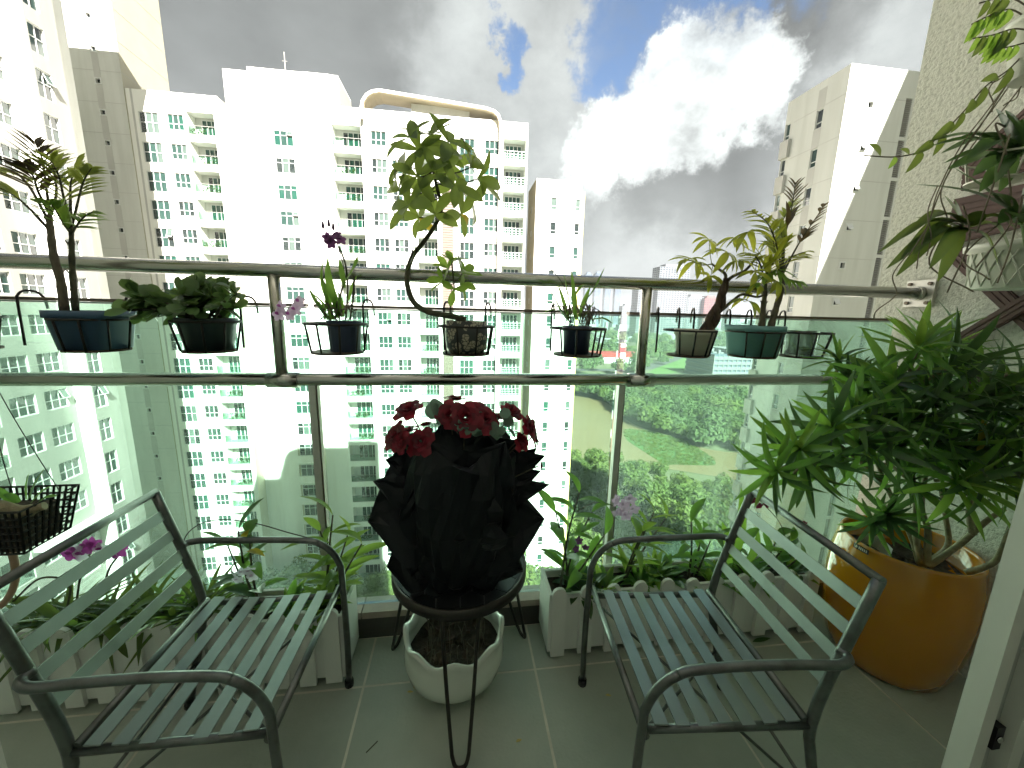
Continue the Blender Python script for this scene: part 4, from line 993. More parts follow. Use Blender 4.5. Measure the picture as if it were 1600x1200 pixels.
P = spline([WY(x, y, Y4) for x, y in TR], 5); b = MB(); b.tube(P, ramp(.0105, .004, len(P)), 10); b.build('trunk', 'bark_green', t, True)
sl4 = [leafmesh('schef%d' % k, 'leaf_schef', Ln=.112, W=.041, arch=(.1, .22, .3)[k], fold=(.12, .2, .06)[k], tip=.62, peak=.56, n=7) for k in range(3)]; so4 = [leafmesh('schefold', 'leaf_schef_old', Ln=.09, W=.036, arch=.35, fold=.2, tip=.62, peak=.56, n=7)]
def palmate(parent, trunkp, c, axis, me, n, s, m='bark_green', r=.0022, tilt=(55, 92)):
    """petiole carrying a whorl of leaflets"""
    b = MB(); md = Vector(trunkp).lerp(Vector(c), .55)+Vector((0, 0, -.008)); b.tube(spline([trunkp, md, c], 4), r, 5); b.build('petiole', m, parent, True)
    ax = Vector(axis).normalized(); x = ax.orthogonal().normalized(); y = ax.cross(x); ph = rng.uniform(0, 6.28)
    for k in range(n):
        a = ph+k*6.283/n+rng.uniform(-.15, .15); e = R(rng.uniform(*tilt)); d = ax*math.cos(e)+(x*math.cos(a)+y*math.sin(a))*math.sin(e); put_leaf(parent, rng.choice(me), c, d, ax, s*rng.uniform(.82, 1.12))
for x, y, tp, dy, n, s, ax, old in ((672, 212, -1, -.02, 7, .95, (0, -.3, 1), 0), (640, 215, -2, -.04, 6, .95, (-.5, -.6, .8), 0), (655, 235, -4, -.08, 7, .9, (-.2, -.9, .5), 0), (700, 222, -3, -.05, 7, .95, (.4, -.7, .7), 0), (690, 245, -6, .05, 6, .9, (.3, .5, .8), 0), (632, 258, -9, .02, 6, .95, (-.7, .1, .6), 0), (652, 275, -10, -.09, 6, .85, (-.2, -.9, .4), 0), (735, 262, -11, -.02, 7, .95, (.8, -.3, .6), 0), (745, 280, -14, .06, 6, 1.05, (.9, .2, .3), 0), (624, 298, -16, .03, 7, 1.05, (-.9, -.2, .4), 0), (640, 320, -18, -.07, 7, .95, (-.5, -.8, .3), 0), (710, 290, -13, -.09, 6, .85, (.3, -.9, .4), 0), (735, 315, -18, .03, 7, .95, (.8, 0, .3), 0), (720, 335, -22, -.04, 6, .85, (.6, -.6, .1), 1), (655, 340, -22, .05, 6, .85, (-.5, .4, .1), 1), (680, 335, -24, -.08, 5, .8, (0, -.9, .2), 0), (668, 300, -14, .08, 6, .9, (-.1, .8, .5), 0), (705, 255, -8, .09, 6, .9, (.3, .8, .6), 0), (682, 272, -10, -.1, 5, .8, (.1, -1, .4), 0)):
    palmate(t, P[tp], WY(x, y, Y4+dy), ax, sl4+(so4 if old else []), n-1, s*.92, tilt=(45, 100))
spike(t, [WY(*p, Y4-.01) for p in ((640, 425), (642, 400), (647, 385))], .002); put_leaf(t, sl4[2], WY(649, 372, Y4-.01), (.02, -.05, -1), (1, 0, 0), .95)
sm4 = [leafmesh('schefs%d' % k, 'leaf_lime', Ln=.062, W=.026, arch=(.1, .25)[k], fold=.15, tip=.62, peak=.58, n=6) for k in range(2)]
ST = spline([WY(*p, Y4+.01) for p in ((702, 496), (705, 475), (710, 455), (708, 430), (706, 412))], 4); b = MB(); b.tube(ST, .003, 6); b.build('sprout_stem', 'bark_green', t, True)
for x, y, dy, n, ax in ((694, 440, -.03, 5, (-.8, -.4, .4)), (722, 428, -.03, 6, (.7, -.5, .8)), (706, 410, 0, 6, (0, -.2, 1)), (718, 445, .03, 5, (.6, .2, .2)), (700, 420, .03, 5, (-.4, .4, .8)), (709, 452, -.02, 3, (0, -.6, -.3))): palmate(t, ST[rng.randrange(6, 14)], WY(x, y, Y4+dy), ax, sm4, n, 1, r=.0014, tilt=(35, 80))

# ---- plant 5: navy pot right of centre
Y5 = HY[5]
t = thing('potted_orchid', (.396, Y5, 1.143), 'leafy orchid without blooms in a navy pot right of centre', 'potted plant', 'pots along the railing')
pot_round(t, .396, Y5, .043, .047, 1.143, 1.236, 'pot_navy', 24, .003)
for p0, p1, w, sg in (((895, 500), (880, 424), .022, -.01), ((897, 495), (892, 420), .022, .005), ((890, 505), (858, 450), .022, -.01), ((885, 500), (845, 470), .016, .02), ((905, 495), (922, 448), .018, .0), ((915, 470), (945, 418), .014, -.015), ((888, 500), (872, 445), .018, 0), ((925, 500), (958, 506), .018, .01), ((900, 460), (918, 445), .016, .01), ((893, 490), (862, 480), .014, .01), ((910, 500), (930, 470), .010, .0), ((900, 500), (896, 440), .016, 0), ((890, 495), (848, 488), .012, .015)):
    S(t, Y5, p0, p1, w, (0, 0, sg), dy=rng.uniform(-.07, .05))
spike(t, [WY(*p, Y5) for p in ((895, 470), (870, 430), (848, 412), (838, 408))], .0013)
rt = MB()
for k in range(40): a = WY(rng.uniform(882, 930), rng.uniform(485, 508), Y5+rng.uniform(-.04, .04)); rt.tube(spline([a+Vector((0, 0, -.01)), jit(a, .018)+Vector((0, 0, .02)), jit(a, .025)], 3), .0018, 4)
rt.build('aerial_roots', 'root_grey', t, True)

# ---- plant 6: money tree
Y6 = HY[6]
t = thing('potted_money_tree', (.835, Y6, 1.143), 'money tree with a swollen twisted trunk in a cream pot', 'potted plant', 'pots along the railing')
pot_square(t, .835, Y6, .045, .053, 1.143, 1.232, 'pot_cream', .3)
b = MB(); c0 = [(1103, 522), (1112, 500), (1122, 480), (1130, 455), (1135, 435)]
for k in range(3):
    Pp = [WY(x+math.sin(i*1.7+k*2.1)*(10-1.9*i), y, Y6+math.cos(i*1.7+k*2.1)*(.02-.003*i)) for i, (x, y) in enumerate(c0)]; q = spline(Pp, 5); b.tube(q, ramp(.014, .0055, len(q)), 9)
b.build('trunk', 'bark_brown', t, True)
br = {}
for nm, q in dict(a=[(1134, 440), (1133, 428), (1122, 420), (1112, 412)], b_=[(1135, 440), (1145, 432), (1165, 422), (1180, 404), (1186, 395)], c=[(1128, 484), (1145, 470), (1160, 460), (1185, 464), (1200, 455)]).items():
    br[nm] = spline([WY(*p, Y6) for p in q], 5); b = MB(); b.tube(br[nm], ramp(.0065, .003, len(br[nm])), 7); b.build('branch', 'bark_dark', t, True)
ml = [leafmesh('money%d' % k, 'leaf_money', Ln=.075, W=.021, arch=(.3, .55, .75)[k], fold=.2, tip=.75, peak=.5, n=7) for k in range(3)]
for x, y, dy, n, bb, i, s in ((1108, 375, -.04, 6, 'a', -1, .95), (1087, 410, .02, 7, 'a', -1, 1.05), (1075, 405, -.05, 5, 'a', -2, .9), (1136, 395, -.06, 6, 'a', -3, 1.15), (1150, 372, .04, 6, 'b_', -2, 1.0), (1170, 362, -.03, 7, 'b_', -1, 1.1), (1110, 432, .04, 6, 'a', -2, .9), (1180, 425, -.06, 6, 'b_', -3, .9), (1200, 400, -.03, 6, 'b_', -1, .95), (1186, 445, .03, 6, 'c', -2, .9), (1215, 440, -.05, 7, 'c', -1, 1.0), (1168, 470, -.02, 4, 'c', 8, 1.1), (1205, 375, .05, 6, 'b_', -1, .9), (1155, 408, -.08, 5, 'b_', 6, .8)):
    palmate(t, br[bb][i], WY(x, y, Y6+dy), jit((0, -.35, 1), .35), ml, n, s, 'leaf_money', .0012, (70, 120))

# ---- plant 7: palm in the teal pot
Y7 = HY[7]
t = thing('potted_palm', (1.055, Y7, 1.143), 'yellow green palm with two scaly trunks in a teal pot', 'potted plant', 'pots along the railing')
pot_square(t, 1.063, Y7, .063, .074, 1.143, 1.250, 'pot_teal', .05, 1.05)
rag_trunk(t, [WY(1190, 512, Y7), WY(1192, 485, Y7), WY(1196, 455, Y7)], .012, .007, m='bark_dark', stubs=18); rag_trunk(t, [WY(1204, 512, Y7-.02), WY(1213, 480, Y7-.02), WY(1222, 450, Y7-.02), WY(1222, 425, Y7-.02)], .012, .007, m='bark_dark', stubs=22)
for pts_, ll, mm, dy, k in (([(1222, 430), (1225, 390), (1222, 350), (1240, 315)], .07, 'leaf_palm', .03, dict(start=.4, droop=.2)), ([(1222, 430), (1240, 395), (1255, 370), (1290, 318)], .055, 'leaf_palm_bronze', .0, dict(start=.55, droop=.15)), ([(1222, 430), (1224, 380), (1236, 330), (1243, 285)], .06, 'leaf_palm_bronze', -.03, dict(start=.5, droop=.05)), ([(1222, 430), (1215, 390), (1200, 350), (1175, 330)], .07, 'leaf_money', -.06, dict(start=.35)), ([(1196, 455), (1190, 420), (1180, 400), (1165, 395)], .06, 'leaf_money', -.06, dict(start=.3)), ([(1222, 430), (1228, 410), (1240, 400), (1262, 392)], .06, 'leaf_money', .05, dict(start=.3)), ([(1222, 432), (1215, 420), (1230, 435), (1250, 440)], .06, 'leaf_lime', -.09, dict(start=.2)), ([(1196, 455), (1200, 425), (1215, 400), (1232, 375)], .07, 'leaf_money', -.06, dict(start=.3, droop=.3)), ([(1222, 430), (1212, 400), (1208, 370), (1212, 345)], .06, 'leaf_palm', .06, dict(start=.35, droop=.2)), ([(1222, 432), (1205, 425), (1195, 430), (1180, 445)], .055, 'leaf_lime', -.07, dict(start=.2))): fr(t, Y7, pts_, ll, mm, dy, **k)

# ---- plant 8: clear jar
Y8 = HY[8]
t = thing('clear_jar', (1.235, Y8, 1.143), 'clear plastic jar holding two small leaf cuttings', 'jar', 'pots along the railing')
b = MB(); b.lathe([(.046, 1.143), (.052, 1.235), (.049, 1.235), (.044, 1.147)], (1.265, Y8, 0), 30); b.build('jar', 'clear_plastic', t, True)
for k in range(5): put_leaf(t, leafmesh('cutting', 'leaf_lime', Ln=.05, W=.02, arch=.2, fold=.15), (1.265+.012*k-.02, Y8, 1.155), jit((0, 0, .8), .7))
# ------------------------------------------------------------------ slatted metal armchairs
def make_chair(loc, rz, label):
    t = thing('armchair', loc, label, 'chair', 'slatted metal armchairs', rz); K = dict(local=True)
    W, D, Z = .205, .19, .385; r = .0092
    def tb(name, pts, rad=r, m='chair_metal', n=10): b = MB(); b.tube(pts, rad, n); return b.build(name, m, t, True, True)
    tb('seat_rail', [(D, -W-.025, Z), (D, W+.025, Z)]); tb('seat_rail', [(-D, -W, Z), (-D, W, Z)])
    for s in (-1, 1):
        y = s*(W+.026)
        tb('side_rail', [(D, s*W, Z-.012), (-D-.02, s*W, Z-.012)])
        # front leg runs up and bends back into the arm, which hooks round the back post
        lg = [(D+.012, y, .012), (D+.014, y, .2), (D+.010, y, .43)]+[(D+.010-.11*(1-math.cos(a)), y, .43+.125*math.sin(a)) for a in (.25, .55, .85, 1.15, 1.45)]
        full = spline(lg+[(0.0, y, .562), (-.12, y+s*.002, .565), (-.20, y+s*.006, .566), (-.228, y, .567), (-.240, y-s*.012, .568), (-.236, s*W-s*.004, .569)], 4); tb('front_leg', full[:25], .0100); tb('armrest', full[24:], .0100)
        b = MB(); b.tube([(D+.012, y, 0), (D+.012, y, .022)], .0145, 10); b.build('foot_cap', 'rubber', t, True, True)
        # back post: leg kinks at the seat and leans back above it
        bp = [(-.285, s*W, .012), (-.215, s*W, .30), (-.205, s*W, .345), (-.206, s*W, .40), (-.225, s*W, .50), (-.29, s*W, .742)]
        b = MB(); q = spline(bp, 4); b.tube(q, .0118, 10); b.build('back_post', 'chair_metal', t, True, True)
        b = MB(); b.tube([(-.287, s*W, 0), (-.283, s*W, .02)], .0150, 10); b.build('foot_cap', 'rubber', t, True, True)
    tb('top_rail', [(-.2905, -W-.006, .742), (-.2905, W+.006, .742)], .0102)
    sm = MB(); sm.box((-.0155, -W-.004, 0), (.0155, W+.004, .004)); sm = sm.mesh('seat_slat', 'chair_slat')
    for k in range(7):
        o = obj('seat_slat', sm, t); x = D-.044-k*.0505; o.location = (x, 0, Z+.004-.012*math.sin(math.pi*(k+.5)/7)); o.rotation_euler.y = R(-4+1.3*k)
    bm = MB(); bm.box((-.002, -W, -.0145), (.002, W, .0145)); bm = bm.mesh('back_slat', 'chair_slat')
    for k in range(4):
        z = .487+k*.063; x = -.222-(z-.49)*.268; o = obj('back_slat', bm, t); o.location = (x, 0, z); o.rotation_euler.y = R(-15)
    tb('brace', [(D, -W, Z-.03), (-.25, W, .16)], .004); tb('brace', [(D, W, Z-.03), (-.25, -W, .16)], .004)
    tb('brace', [(-.25, -W, .16), (-.25, W, .16)], .0045)
    return t
make_chair((-.585, .948, 0), R(-1), 'grey slatted metal armchair on the left, facing right')
make_chair((.605, .843, 0), R(180-5), 'grey slatted metal armchair on the right, facing left')

# ------------------------------------------------------------------ hexagon-tiled side table
TC = Vector((.0, 1.165, 0)); TZ = .455; TRr = .22
t = thing('side_table', (TC.x, TC.y, 0), 'round side table with black hexagon tile top on hairpin legs', 'table')
b = MB(); b.lathe([(TRr-.004, TZ-.03), (TRr, TZ-.03), (TRr, TZ+.002), (TRr-.008, TZ+.002), (TRr-.008, TZ-.006)], TC, 56); b.build('rim', 'table_rim', t, True)
b = MB(); b.lathe([(TRr-.009, TZ-.02), (TRr-.009, TZ-.003)], TC, 48); gb = b.build('grout_bed', 'table_grout', t)
hexr = .040
for i in range(-6, 7):
    for j in range(-6, 7):
        cx = hexr*1.732*(i+.5*(j % 2)); cy = hexr*1.5*j; pts = []
        for k in range(6):
            a = R(30+60*k); p = Vector((cx+(hexr-.0022)*math.cos(a), cy+(hexr-.0022)*math.sin(a), 0))
            if p.length > TRr-.012: p = p*((TRr-.012)/p.length)
            pts.append(p)
        if math.hypot(cx, cy) > TRr+hexr*.55: continue
        ar_ = sum(pts[k].x*pts[(k+1) % 6].y-pts[(k+1) % 6].x*pts[k].y for k in range(6))/2
        if ar_ < 1.2e-4: continue
        b = MB(); top = [TC+p+Vector((0, 0, TZ+.0005)) for p in pts]; bot = [q-Vector((0, 0, .003)) for q in top]; b.face(top)
        for k in range(6): b.face([bot[k], bot[(k+1) % 6], top[(k+1) % 6], top[k]])
        b.build('tile', 'table_tile', t)
for ang in (-90, 30, 150):
    a = R(ang); d = Vector((math.cos(a), math.sin(a), 0)); s = Vector((-d.y, d.x, 0)); c = TC+d*(TRr-.05); f_ = TC+d*(TRr+.065)
    z = Vector((0, 0, 1)); top = TZ-.03
    pts = [c+s*.055+z*top, c.lerp(f_, .45)+s*.041+z*top*.55, c.lerp(f_, .85)+s*.026+z*top*.15, f_.lerp(c, .06)+s*.022+z*.035, f_+s*.012+z*.010, f_-s*.012+z*.010, f_.lerp(c, .06)-s*.022+z*.035, c.lerp(f_, .85)-s*.026+z*top*.15, c.lerp(f_, .45)-s*.041+z*top*.55, c-s*.055+z*top]
    b = MB(); b.tube(spline(pts, 4), .0058, 9); b.build('leg', 'hairpin', t, True)

# ------------------------------------------------------------------ bouquet in black paper
BC = Vector((.0, 1.13, TZ+.002))
t = thing('bouquet', tuple(BC), 'big bouquet of red roses wrapped in crumpled black paper on the table', 'bouquet')
b = MB(); b.lathe([(.10, 0), (.125, .03), (.15, .11), (.172, .21), (.178, .31), (.168, .40), (.15, .43), (.08, .36)], BC, 40, fn=lambda a, r, z, k: (r*(1+.06*math.sin(7*a+k)+.04*math.sin(13*a-2*k)), z+.018*math.sin(5*a+2*k)*(k > 3))); b.build('inner_wrap', 'wrap_black', t)
def sheet_(base, tip, w, bulge, fold=.35, seed=0):
    """one crumpled sheet of wrapping paper, pointed at the tip"""
    rg_ = random.Random(seed); base, tip = Vector(base), Vector(tip); d = tip-base; s = d.cross(Vector((0, -1, .35))).normalized(); nrm_ = s.cross(d).normalized(); b = MB(); n, m_ = 7, 6
    cut = rg_.uniform(-.3, .3)
    for i in range(n+1):
        u = i/n; wd = w*(.55+.45*math.sin(math.pi*min(1, u*1.15)*.9)) if u < .62 else w*(1-(u-.62)/.38)*.93+.002
        for j in range(m_+1):
            v = j/m_*2-1; p = base+d*u+s*(v+cut*u)*wd*.5+nrm_*(bulge*math.sin(math.pi*u)*(1-.5*v*v)+fold*abs(v)*wd*.22*(1 if (j % 2) else .6)+rg_.uniform(-.006, .006))
            b.v.append(p)
    for i in range(n):
        for j in range(m_): a = i*(m_+1)+j; b.f.append((a, a+1, a+m_+2, a+m_+1)); b.m.append(0)
    return b.build('paper_sheet', 'wrap_black', t)
tips = [((690, 795), (575, 815), .32, 1.07), ((690, 765), (583, 752), .12, 1.08), ((690, 745), (602, 718), .13, 1.09), ((675, 860), (604, 885), .2, 1.06), ((700, 735), (640, 690), .15, 1.09), ((710, 770), (690, 662), .20, 1.06), ((735, 770), (752, 668), .22, 1.05), ((740, 750), (812, 688), .16, 1.08), ((745, 750), (852, 712), .10, 1.09), ((745, 770), (845, 736), .09, 1.07), ((740, 780), (859, 757), .08, 1.06), ((730, 820), (851, 811), .26, 1.07), ((715, 830), (690, 935), .17, 1.03), ((735, 830), (765, 928), .17, 1.02), ((700, 830), (640, 910), .15, 1.05), ((740, 840), (818, 892), .15, 1.05), ((715, 850), (728, 730), .24, .99), ((700, 850), (655, 745), .2, 1.02), ((740, 850), (798, 760), .2, 1.01), ((715, 770), (665, 690), .16, 1.03), ((730, 770), (790, 690), .16, 1.03), ((690, 770), (615, 690), .12, 1.10), ((740, 770), (838, 700), .12, 1.11), ((725, 860), (740, 790), .2, .985)]
for k, (bp_, tp_, w, Yt) in enumerate(tips): sheet_(WY(*bp_, Yt+.03), WY(*tp_, Yt), w, .02*math.sin(k*1.7)+.012, .45, k)
def rose_mesh(seed):
    """spiral of cupped petals, tight in the middle and curling back outside"""
    rg_ = random.Random(seed); b = MB(); n = 27
    for k in range(n):
        f_ = k/(n-1); a = k*2.39996+rg_.uniform(-.15, .15); o = Vector((math.cos(a), math.sin(a), 0)); tg = Vector((-o.y, o.x, 0)); z = Vector((0, 0, 1))
        r0 = .0025+.010*f_; tilt = R(4+66*f_**1.3+rg_.uniform(-5, 5)); h = .026+.014*f_+rg_.uniform(-.003, .003); w = .020+.030*f_; cl = .004+.012*f_; i0 = len(b.v)
        for i in range(5):
            u = i/4
            for j in range(5):
                v = j/2-1; ww = w*.5*math.sin(math.pi*(.22+.56*u))*1.05
                p = o*(r0+math.sin(tilt)*h*u+cl*u**3-.35*ww*v*v*(1-.5*u))+tg*(v*ww)+z*(math.cos(tilt)*h*u-cl*.7*u**4-.003*v*v*u+rg_.uniform(-.0012, .0012)-.012)
                b.v.append(p+o*rg_.uniform(-.0012, .0012)*u)
        for i in range(4):
            for j in range(4): q = i0+i*5+j; b.f.append((q, q+1, q+6, q+5)); b.m.append(k % 2)
    return b.mesh('rose', ('rose_red', 'rose_deep'), True)
RM = [rose_mesh(k) for k in range(4)]
for x, y, dy, s, ax in ((638, 638, -.02, .9, (-.3, -.4, 1)), (712, 622, .05, .85, (.1, .3, 1)), (745, 640, .02, .95, (.2, -.5, .9)), (703, 648, -.03, 1.05, (-.2, -.9, .6)), (728, 652, -.06, 1.05, (.1, -1, .5)), (760, 655, -.03, .95, (.3, -.8, .6)), (800, 642, .03, 1.0, (.4, -.4, .9)), (830, 668, -.02, 1.0, (.8, -.4, .4)), (835, 682, .02, .9, (.9, 0, .3)), (616, 680, -.02, 1.05, (-.7, -.5, .6)), (636, 672, .03, .9, (-.4, .1, 1)), (658, 690, -.04, .95, (-.3, -.8, .7)), (816, 690, -.04, .75, (.5, -.6, .5)), (624, 692, -.05, .85, (-.5, -.8, .5)), (780, 650, .06, .9, (.2, .2, 1)), (690, 640, .07, .9, (-.2, .3, 1)), (846, 728, -.03, .4, (.9, -.2, .1)), (665, 662, .08, .8, (-.2, .3, 1))):
    o = obj('rose', rng.choice(RM), t, aim(WY(x, y, 1.07+dy)-BC, (0, 0, 1))); z_ = Vector(ax).normalized(); q = Vector((0, 0, 1)).rotation_difference(z_); o.matrix_local = Matrix.Translation(WY(x, y, 1.07+dy)-BC) @ q.to_matrix().to_4x4() @ Matrix.Rotation(rng.uniform(0, 6), 4, 'Z') @ Matrix.Scale(s*.74*rng.uniform(.85, 1.1), 4)
    spike(t, [BC+Vector((0, -.02, .25)), (BC+Vector((0, -.02, .25))).lerp(WY(x, y, 1.07+dy), .6), WY(x, y, 1.07+dy)-z_*.01], .0022)
eu = leafmesh('euc', 'eucalyptus', Ln=.042, W=.040, arch=.12, fold=.08, tip=.5, peak=.5, n=7)
for x, y, s in ((678, 648, 1.5), (682, 662, 1.2), (672, 655, 1.2), (738, 672, 1.1), (752, 680, 1.0), (762, 672, 1), (775, 665, 1), (790, 655, .8), (795, 668, .9), (802, 660, .8), (745, 690, 1.1), (768, 688, 1), (785, 680, .9), (742, 662, 1), (800, 678, .8), (660, 700, .8), (720, 672, 1)): put_leaf(t, eu, WY(x, y, 1.03+rng.uniform(-.02, .05)), jit((0, 0, 1), .8), jit((0, -1, .3), .4), s)
for x, y in ((722, 662), (733, 668)): flower(t, WY(x, y, 1.0), jit((0, -1, .3), .3), .024, 'eucalyptus')

# ------------------------------------------------------------------ white scalloped pot under the table
WC = Vector((-.02, 1.185, 0))
t = thing('white_pot', tuple(WC), 'glossy white scalloped planter of dry stems under the table', 'planter')
b = MB(); b.lathe([(.085, 0), (.128, .015), (.164, .06), (.174, .105), (.169, .145), (.164, .17), (.173, .192), (.164, .197), (.154, .19), (.154, .16), (.156, .11)], WC, 64, fn=lambda a, r, z, k: (r*(1+.012*math.cos(8*a)*(k > 3)), z+(.013*math.cos(8*a) if k in (5, 6, 7, 8, 9) else 0))); b.build('pot', 'pot_glazed', t, True)
b = MB(); b.lathe([(.158, .115), (.08, .125), (.004, .128)], WC, 24, fn=lambda a, r, z, k: (r, z+.008*math.sin(4*a+k))); b.build('soil', 'soil', t)
for k in range(46):
    a = rng.uniform(0, 6.28); r_ = .12*math.sqrt(rng.random()); p = WC+Vector((r_*math.cos(a), r_*math.sin(a), .12)); spike(t, [p, jit(p+Vector((0, 0, .05)), .012), jit(p+Vector((0, 0, rng.uniform(.06, .14))), .025)], .0014, 'bark_dark', 'dry_stem')
for k in range(14):
    a = rng.uniform(0, 6.28); r_ = .12*math.sqrt(rng.random()); p = WC+Vector((r_*math.cos(a), r_*math.sin(a), .128)); b = MB(); d = jit((0, 0, 0), 1).normalized(); b.bar(p-d*.018, p+d*.018, .014, .008); b.build('bark_chip', 'bark_brown', t)

# ------------------------------------------------------------------ picket planters
def picket_planter(x0, x1, y0, y1, label, zb=.025, n=11):
    t = thing('picket_planter', ((x0+x1)/2, (y0+y1)/2, 0), label, 'planter', 'white picket planters'); zt = .262
    b = MB(); b.box((x0, y0, zb), (x1, y0+.012, zt)); b.build('front_board', 'picket_white', t)
    b = MB(); b.box((x0, y1-.012, zb), (x1, y1, zt)); b.build('back_board', 'picket_white', t)
    for a, c in ((x0-.012, x0-.0005), (x1+.0005, x1+.012)): b = MB(); b.box((a, y0-.004, zb), (c, y1+.004, zt+.004)); b.build('end_board', 'picket_white', t)
    b = MB(); b.box((x0+.001, y0+.013, .05), (x1-.001, y1-.013, zt-.03)); b.build('soil', 'soil', t)
    w = .052; pm = MB(); pr = [(-w/2, zb-.012), (w/2, zb-.012), (w/2, .272)]+[(w/2*math.cos(a), .272+w/2*math.sin(a)) for a in (.4, .8, 1.2, 1.57, 1.94, 2.34, 2.74)]+[(-w/2, .272)]
    pm.face([(x, -.013, z) for x, z in pr]); pm.face([(x, 0, z) for x, z in pr][::-1])
    for k in range(len(pr)): a, c = pr[k], pr[(k+1) % len(pr)]; pm.face([(a[0], -.013, a[1]), (a[0], 0, a[1]), (c[0], 0, c[1]), (c[0], -.013, c[1])])
    pm = pm.mesh('picket', 'picket_white'); sp_ = (x1-x0-w)/(n-1)
    for k in range(n):
        o = obj('picket', pm, t); o.location = Vector((x0+w/2+sp_*k, y0-.001, rng.uniform(-.004, .004)))-org(t); o.rotation_euler.y = R(rng.uniform(-.6, .6))
    for x in (x0+.03, x1-.03):
        for y in (y0+.03, y1-.03): b = MB(); b.tube([(x, y, 0), (x, y, zb)], .018, 10); b.build('foot', 'clear_plastic', t, True)
    return t
picket_planter(.335, 1.43, 1.212, 1.36, 'white picket planter box on the right, behind the right chair', n=11)
picket_planter(-1.42, -.815, 1.195, 1.352, 'longer white picket planter box at the far left behind the left chair', n=7)
picket_planter(-.79, -.402, 1.19, 1.35, 'short white picket planter box left of the table', n=5)

ol = [leafmesh('orl%d' % k, 'leaf_orchid', Ln=.10, W=.030, arch=(.15, .4, .6)[k], fold=.25, tip=.7, peak=.5, n=7) for k in range(3)]
bl = [leafmesh('brl%d' % k, 'leaf_bright', Ln=.11, W=.026, arch=(.12, .35, .6)[k], fold=.25, tip=.75, peak=.42, n=7) for k in range(3)]
dl = [leafmesh('drl%d' % k, 'leaf_dark', Ln=.10, W=.036, arch=(.2, .4)[k], fold=.2, tip=.7, peak=.5, n=7) for k in range(2)]
gl_ = [leafmesh('grl%d' % k, 'leaf_strap', Ln=.20, W=.020, arch=(.4, .7, 1.0)[k], fold=.3, tip=.6, peak=.4, n=9) for k in range(3)]
gy = [leafmesh('gyl%d' % k, 'leaf_lime', Ln=.18, W=.020, arch=(.4, .8)[k], fold=.3, tip=.6, peak=.4, n=9) for k in range(2)]
def cane_orchid(x, y, z, canes, label, me=ol, group='plants in the picket planters', name='orchid'):
    """upright canes with leaves in two ranks; canes are lists of (px, py, Y) tips"""
    t = thing(name, (x, y, z), label, 'plant', group)
    for px, py, Y, n in canes:
        tip = WY(px, py, Y); base = Vector((x+rng.uniform(-.03, .03), y+rng.uniform(-.02, .02), z)); P = spline([base, base.lerp(tip, .5)+jit((0, 0, 0), .015), tip], 5); b = MB(); b.tube(P, ramp(.005, .0025, len(P)), 6); b.build('cane', 'bark_green', t, True); a0 = rng.uniform(0, 3.14)
        for k in range(n):
            i = 2+int((len(P)-3)*k/max(1, n-1)); d = (P[i]-P[i-1]).normalized(); a = a0+math.pi*(k % 2)+rng.uniform(-.5, .5); s = Vector((math.cos(a), math.sin(a), 0))
            put_leaf(t, rng.choice(me), P[i], d*(.75 if k < n-1 else 1.5)+s*.9, d, rng.uniform(.9, 1.3))
    return t
def clump(x, y, z, n, s, label, me, spread=(8, 70), axis=(0, 0, 1), group='plants in the picket planters', name='leafy_clump', rad=.03):
    t = thing(name, (x, y, z), label, 'plant', group); ax = Vector(axis).normalized()
    for k in range(int(n*1.5)):
        a = k*2.4+rng.uniform(-.3, .3); e = R(rng.uniform(*spread)); d = Vector((math.cos(a)*math.sin(e), math.sin(a)*math.sin(e), math.cos(e)))+ax*.2
        put_leaf(t, rng.choice(me), (x+math.cos(a)*rad*rng.random(), y+math.sin(a)*rad*rng.random(), z), d, (0, 0, 1), s*rng.uniform(.7, 1.15))
    return t
PZ = .232
# right planter
o = cane_orchid(.40, 1.29, PZ, [(905, 770, 1.27, 9), (868, 800, 1.24, 5), (925, 800, 1.32, 7), (945, 835, 1.25, 5)], 'cane orchid with pale pink blooms at the left end of the right planter')
spike(o, [WY(900, 800, 1.26), WY(930, 785, 1.25), WY(960, 790, 1.24)], .0014)
for x, y in ((962, 782), (975, 790), (985, 780), (978, 805), (965, 800), (990, 795)): flower(o, WY(x, y, 1.235), jit((0, -1, .1), .5), .026, 'petal_pink')
for x, y in ((905, 845), (915, 855), (900, 858)): flower(o, WY(x, y, 1.22), jit((0, -1, .2), .5), .016, 'petal_violet')
clump(.46, 1.26, PZ, 16, .95, 'dark broad leaved clump at the left end of the right planter', dl, (25, 85))
cane_orchid(.62, 1.29, PZ, [(1022, 800, 1.28, 9), (1040, 810, 1.32, 7), (1005, 830, 1.24, 6)], 'bright green leafy cane in the middle of the right planter', bl)
clump(.70, 1.27, PZ, 18, .9, 'low leafy clump in the middle of the right planter', ol, (20, 85))
clump(.82, 1.28, PZ, 16, .95, 'dark leafy clump right of the bright cane in the right planter', dl+ol, (20, 80))
cane_orchid(.93, 1.29, PZ, [(1080, 815, 1.27, 7), (1100, 825, 1.31, 6), (1110, 845, 1.25, 6)], 'cane orchid behind the far armrest of the right chair')
t_ = cane_orchid(1.07, 1.29, PZ, [(1160, 840, 1.27, 6), (1140, 850, 1.31, 5)], 'broad pale leaf plant behind the right chair back', dl+ol)
for p0, p1 in (((1150, 870), (1158, 762)), ((1140, 880), (1128, 815)), ((1165, 880), (1185, 830))): S(t_, 1.25, p0, p1, .042, (0, -.01, 0), 'leaf_lime', up=(0, -1, .1))
o = cane_orchid(1.28, 1.29, PZ, [(1235, 845, 1.26, 6), (1215, 840, 1.3, 6), (1250, 870, 1.25, 5)], 'orchid with maroon blooms at the right end of the right planter', dl+ol)
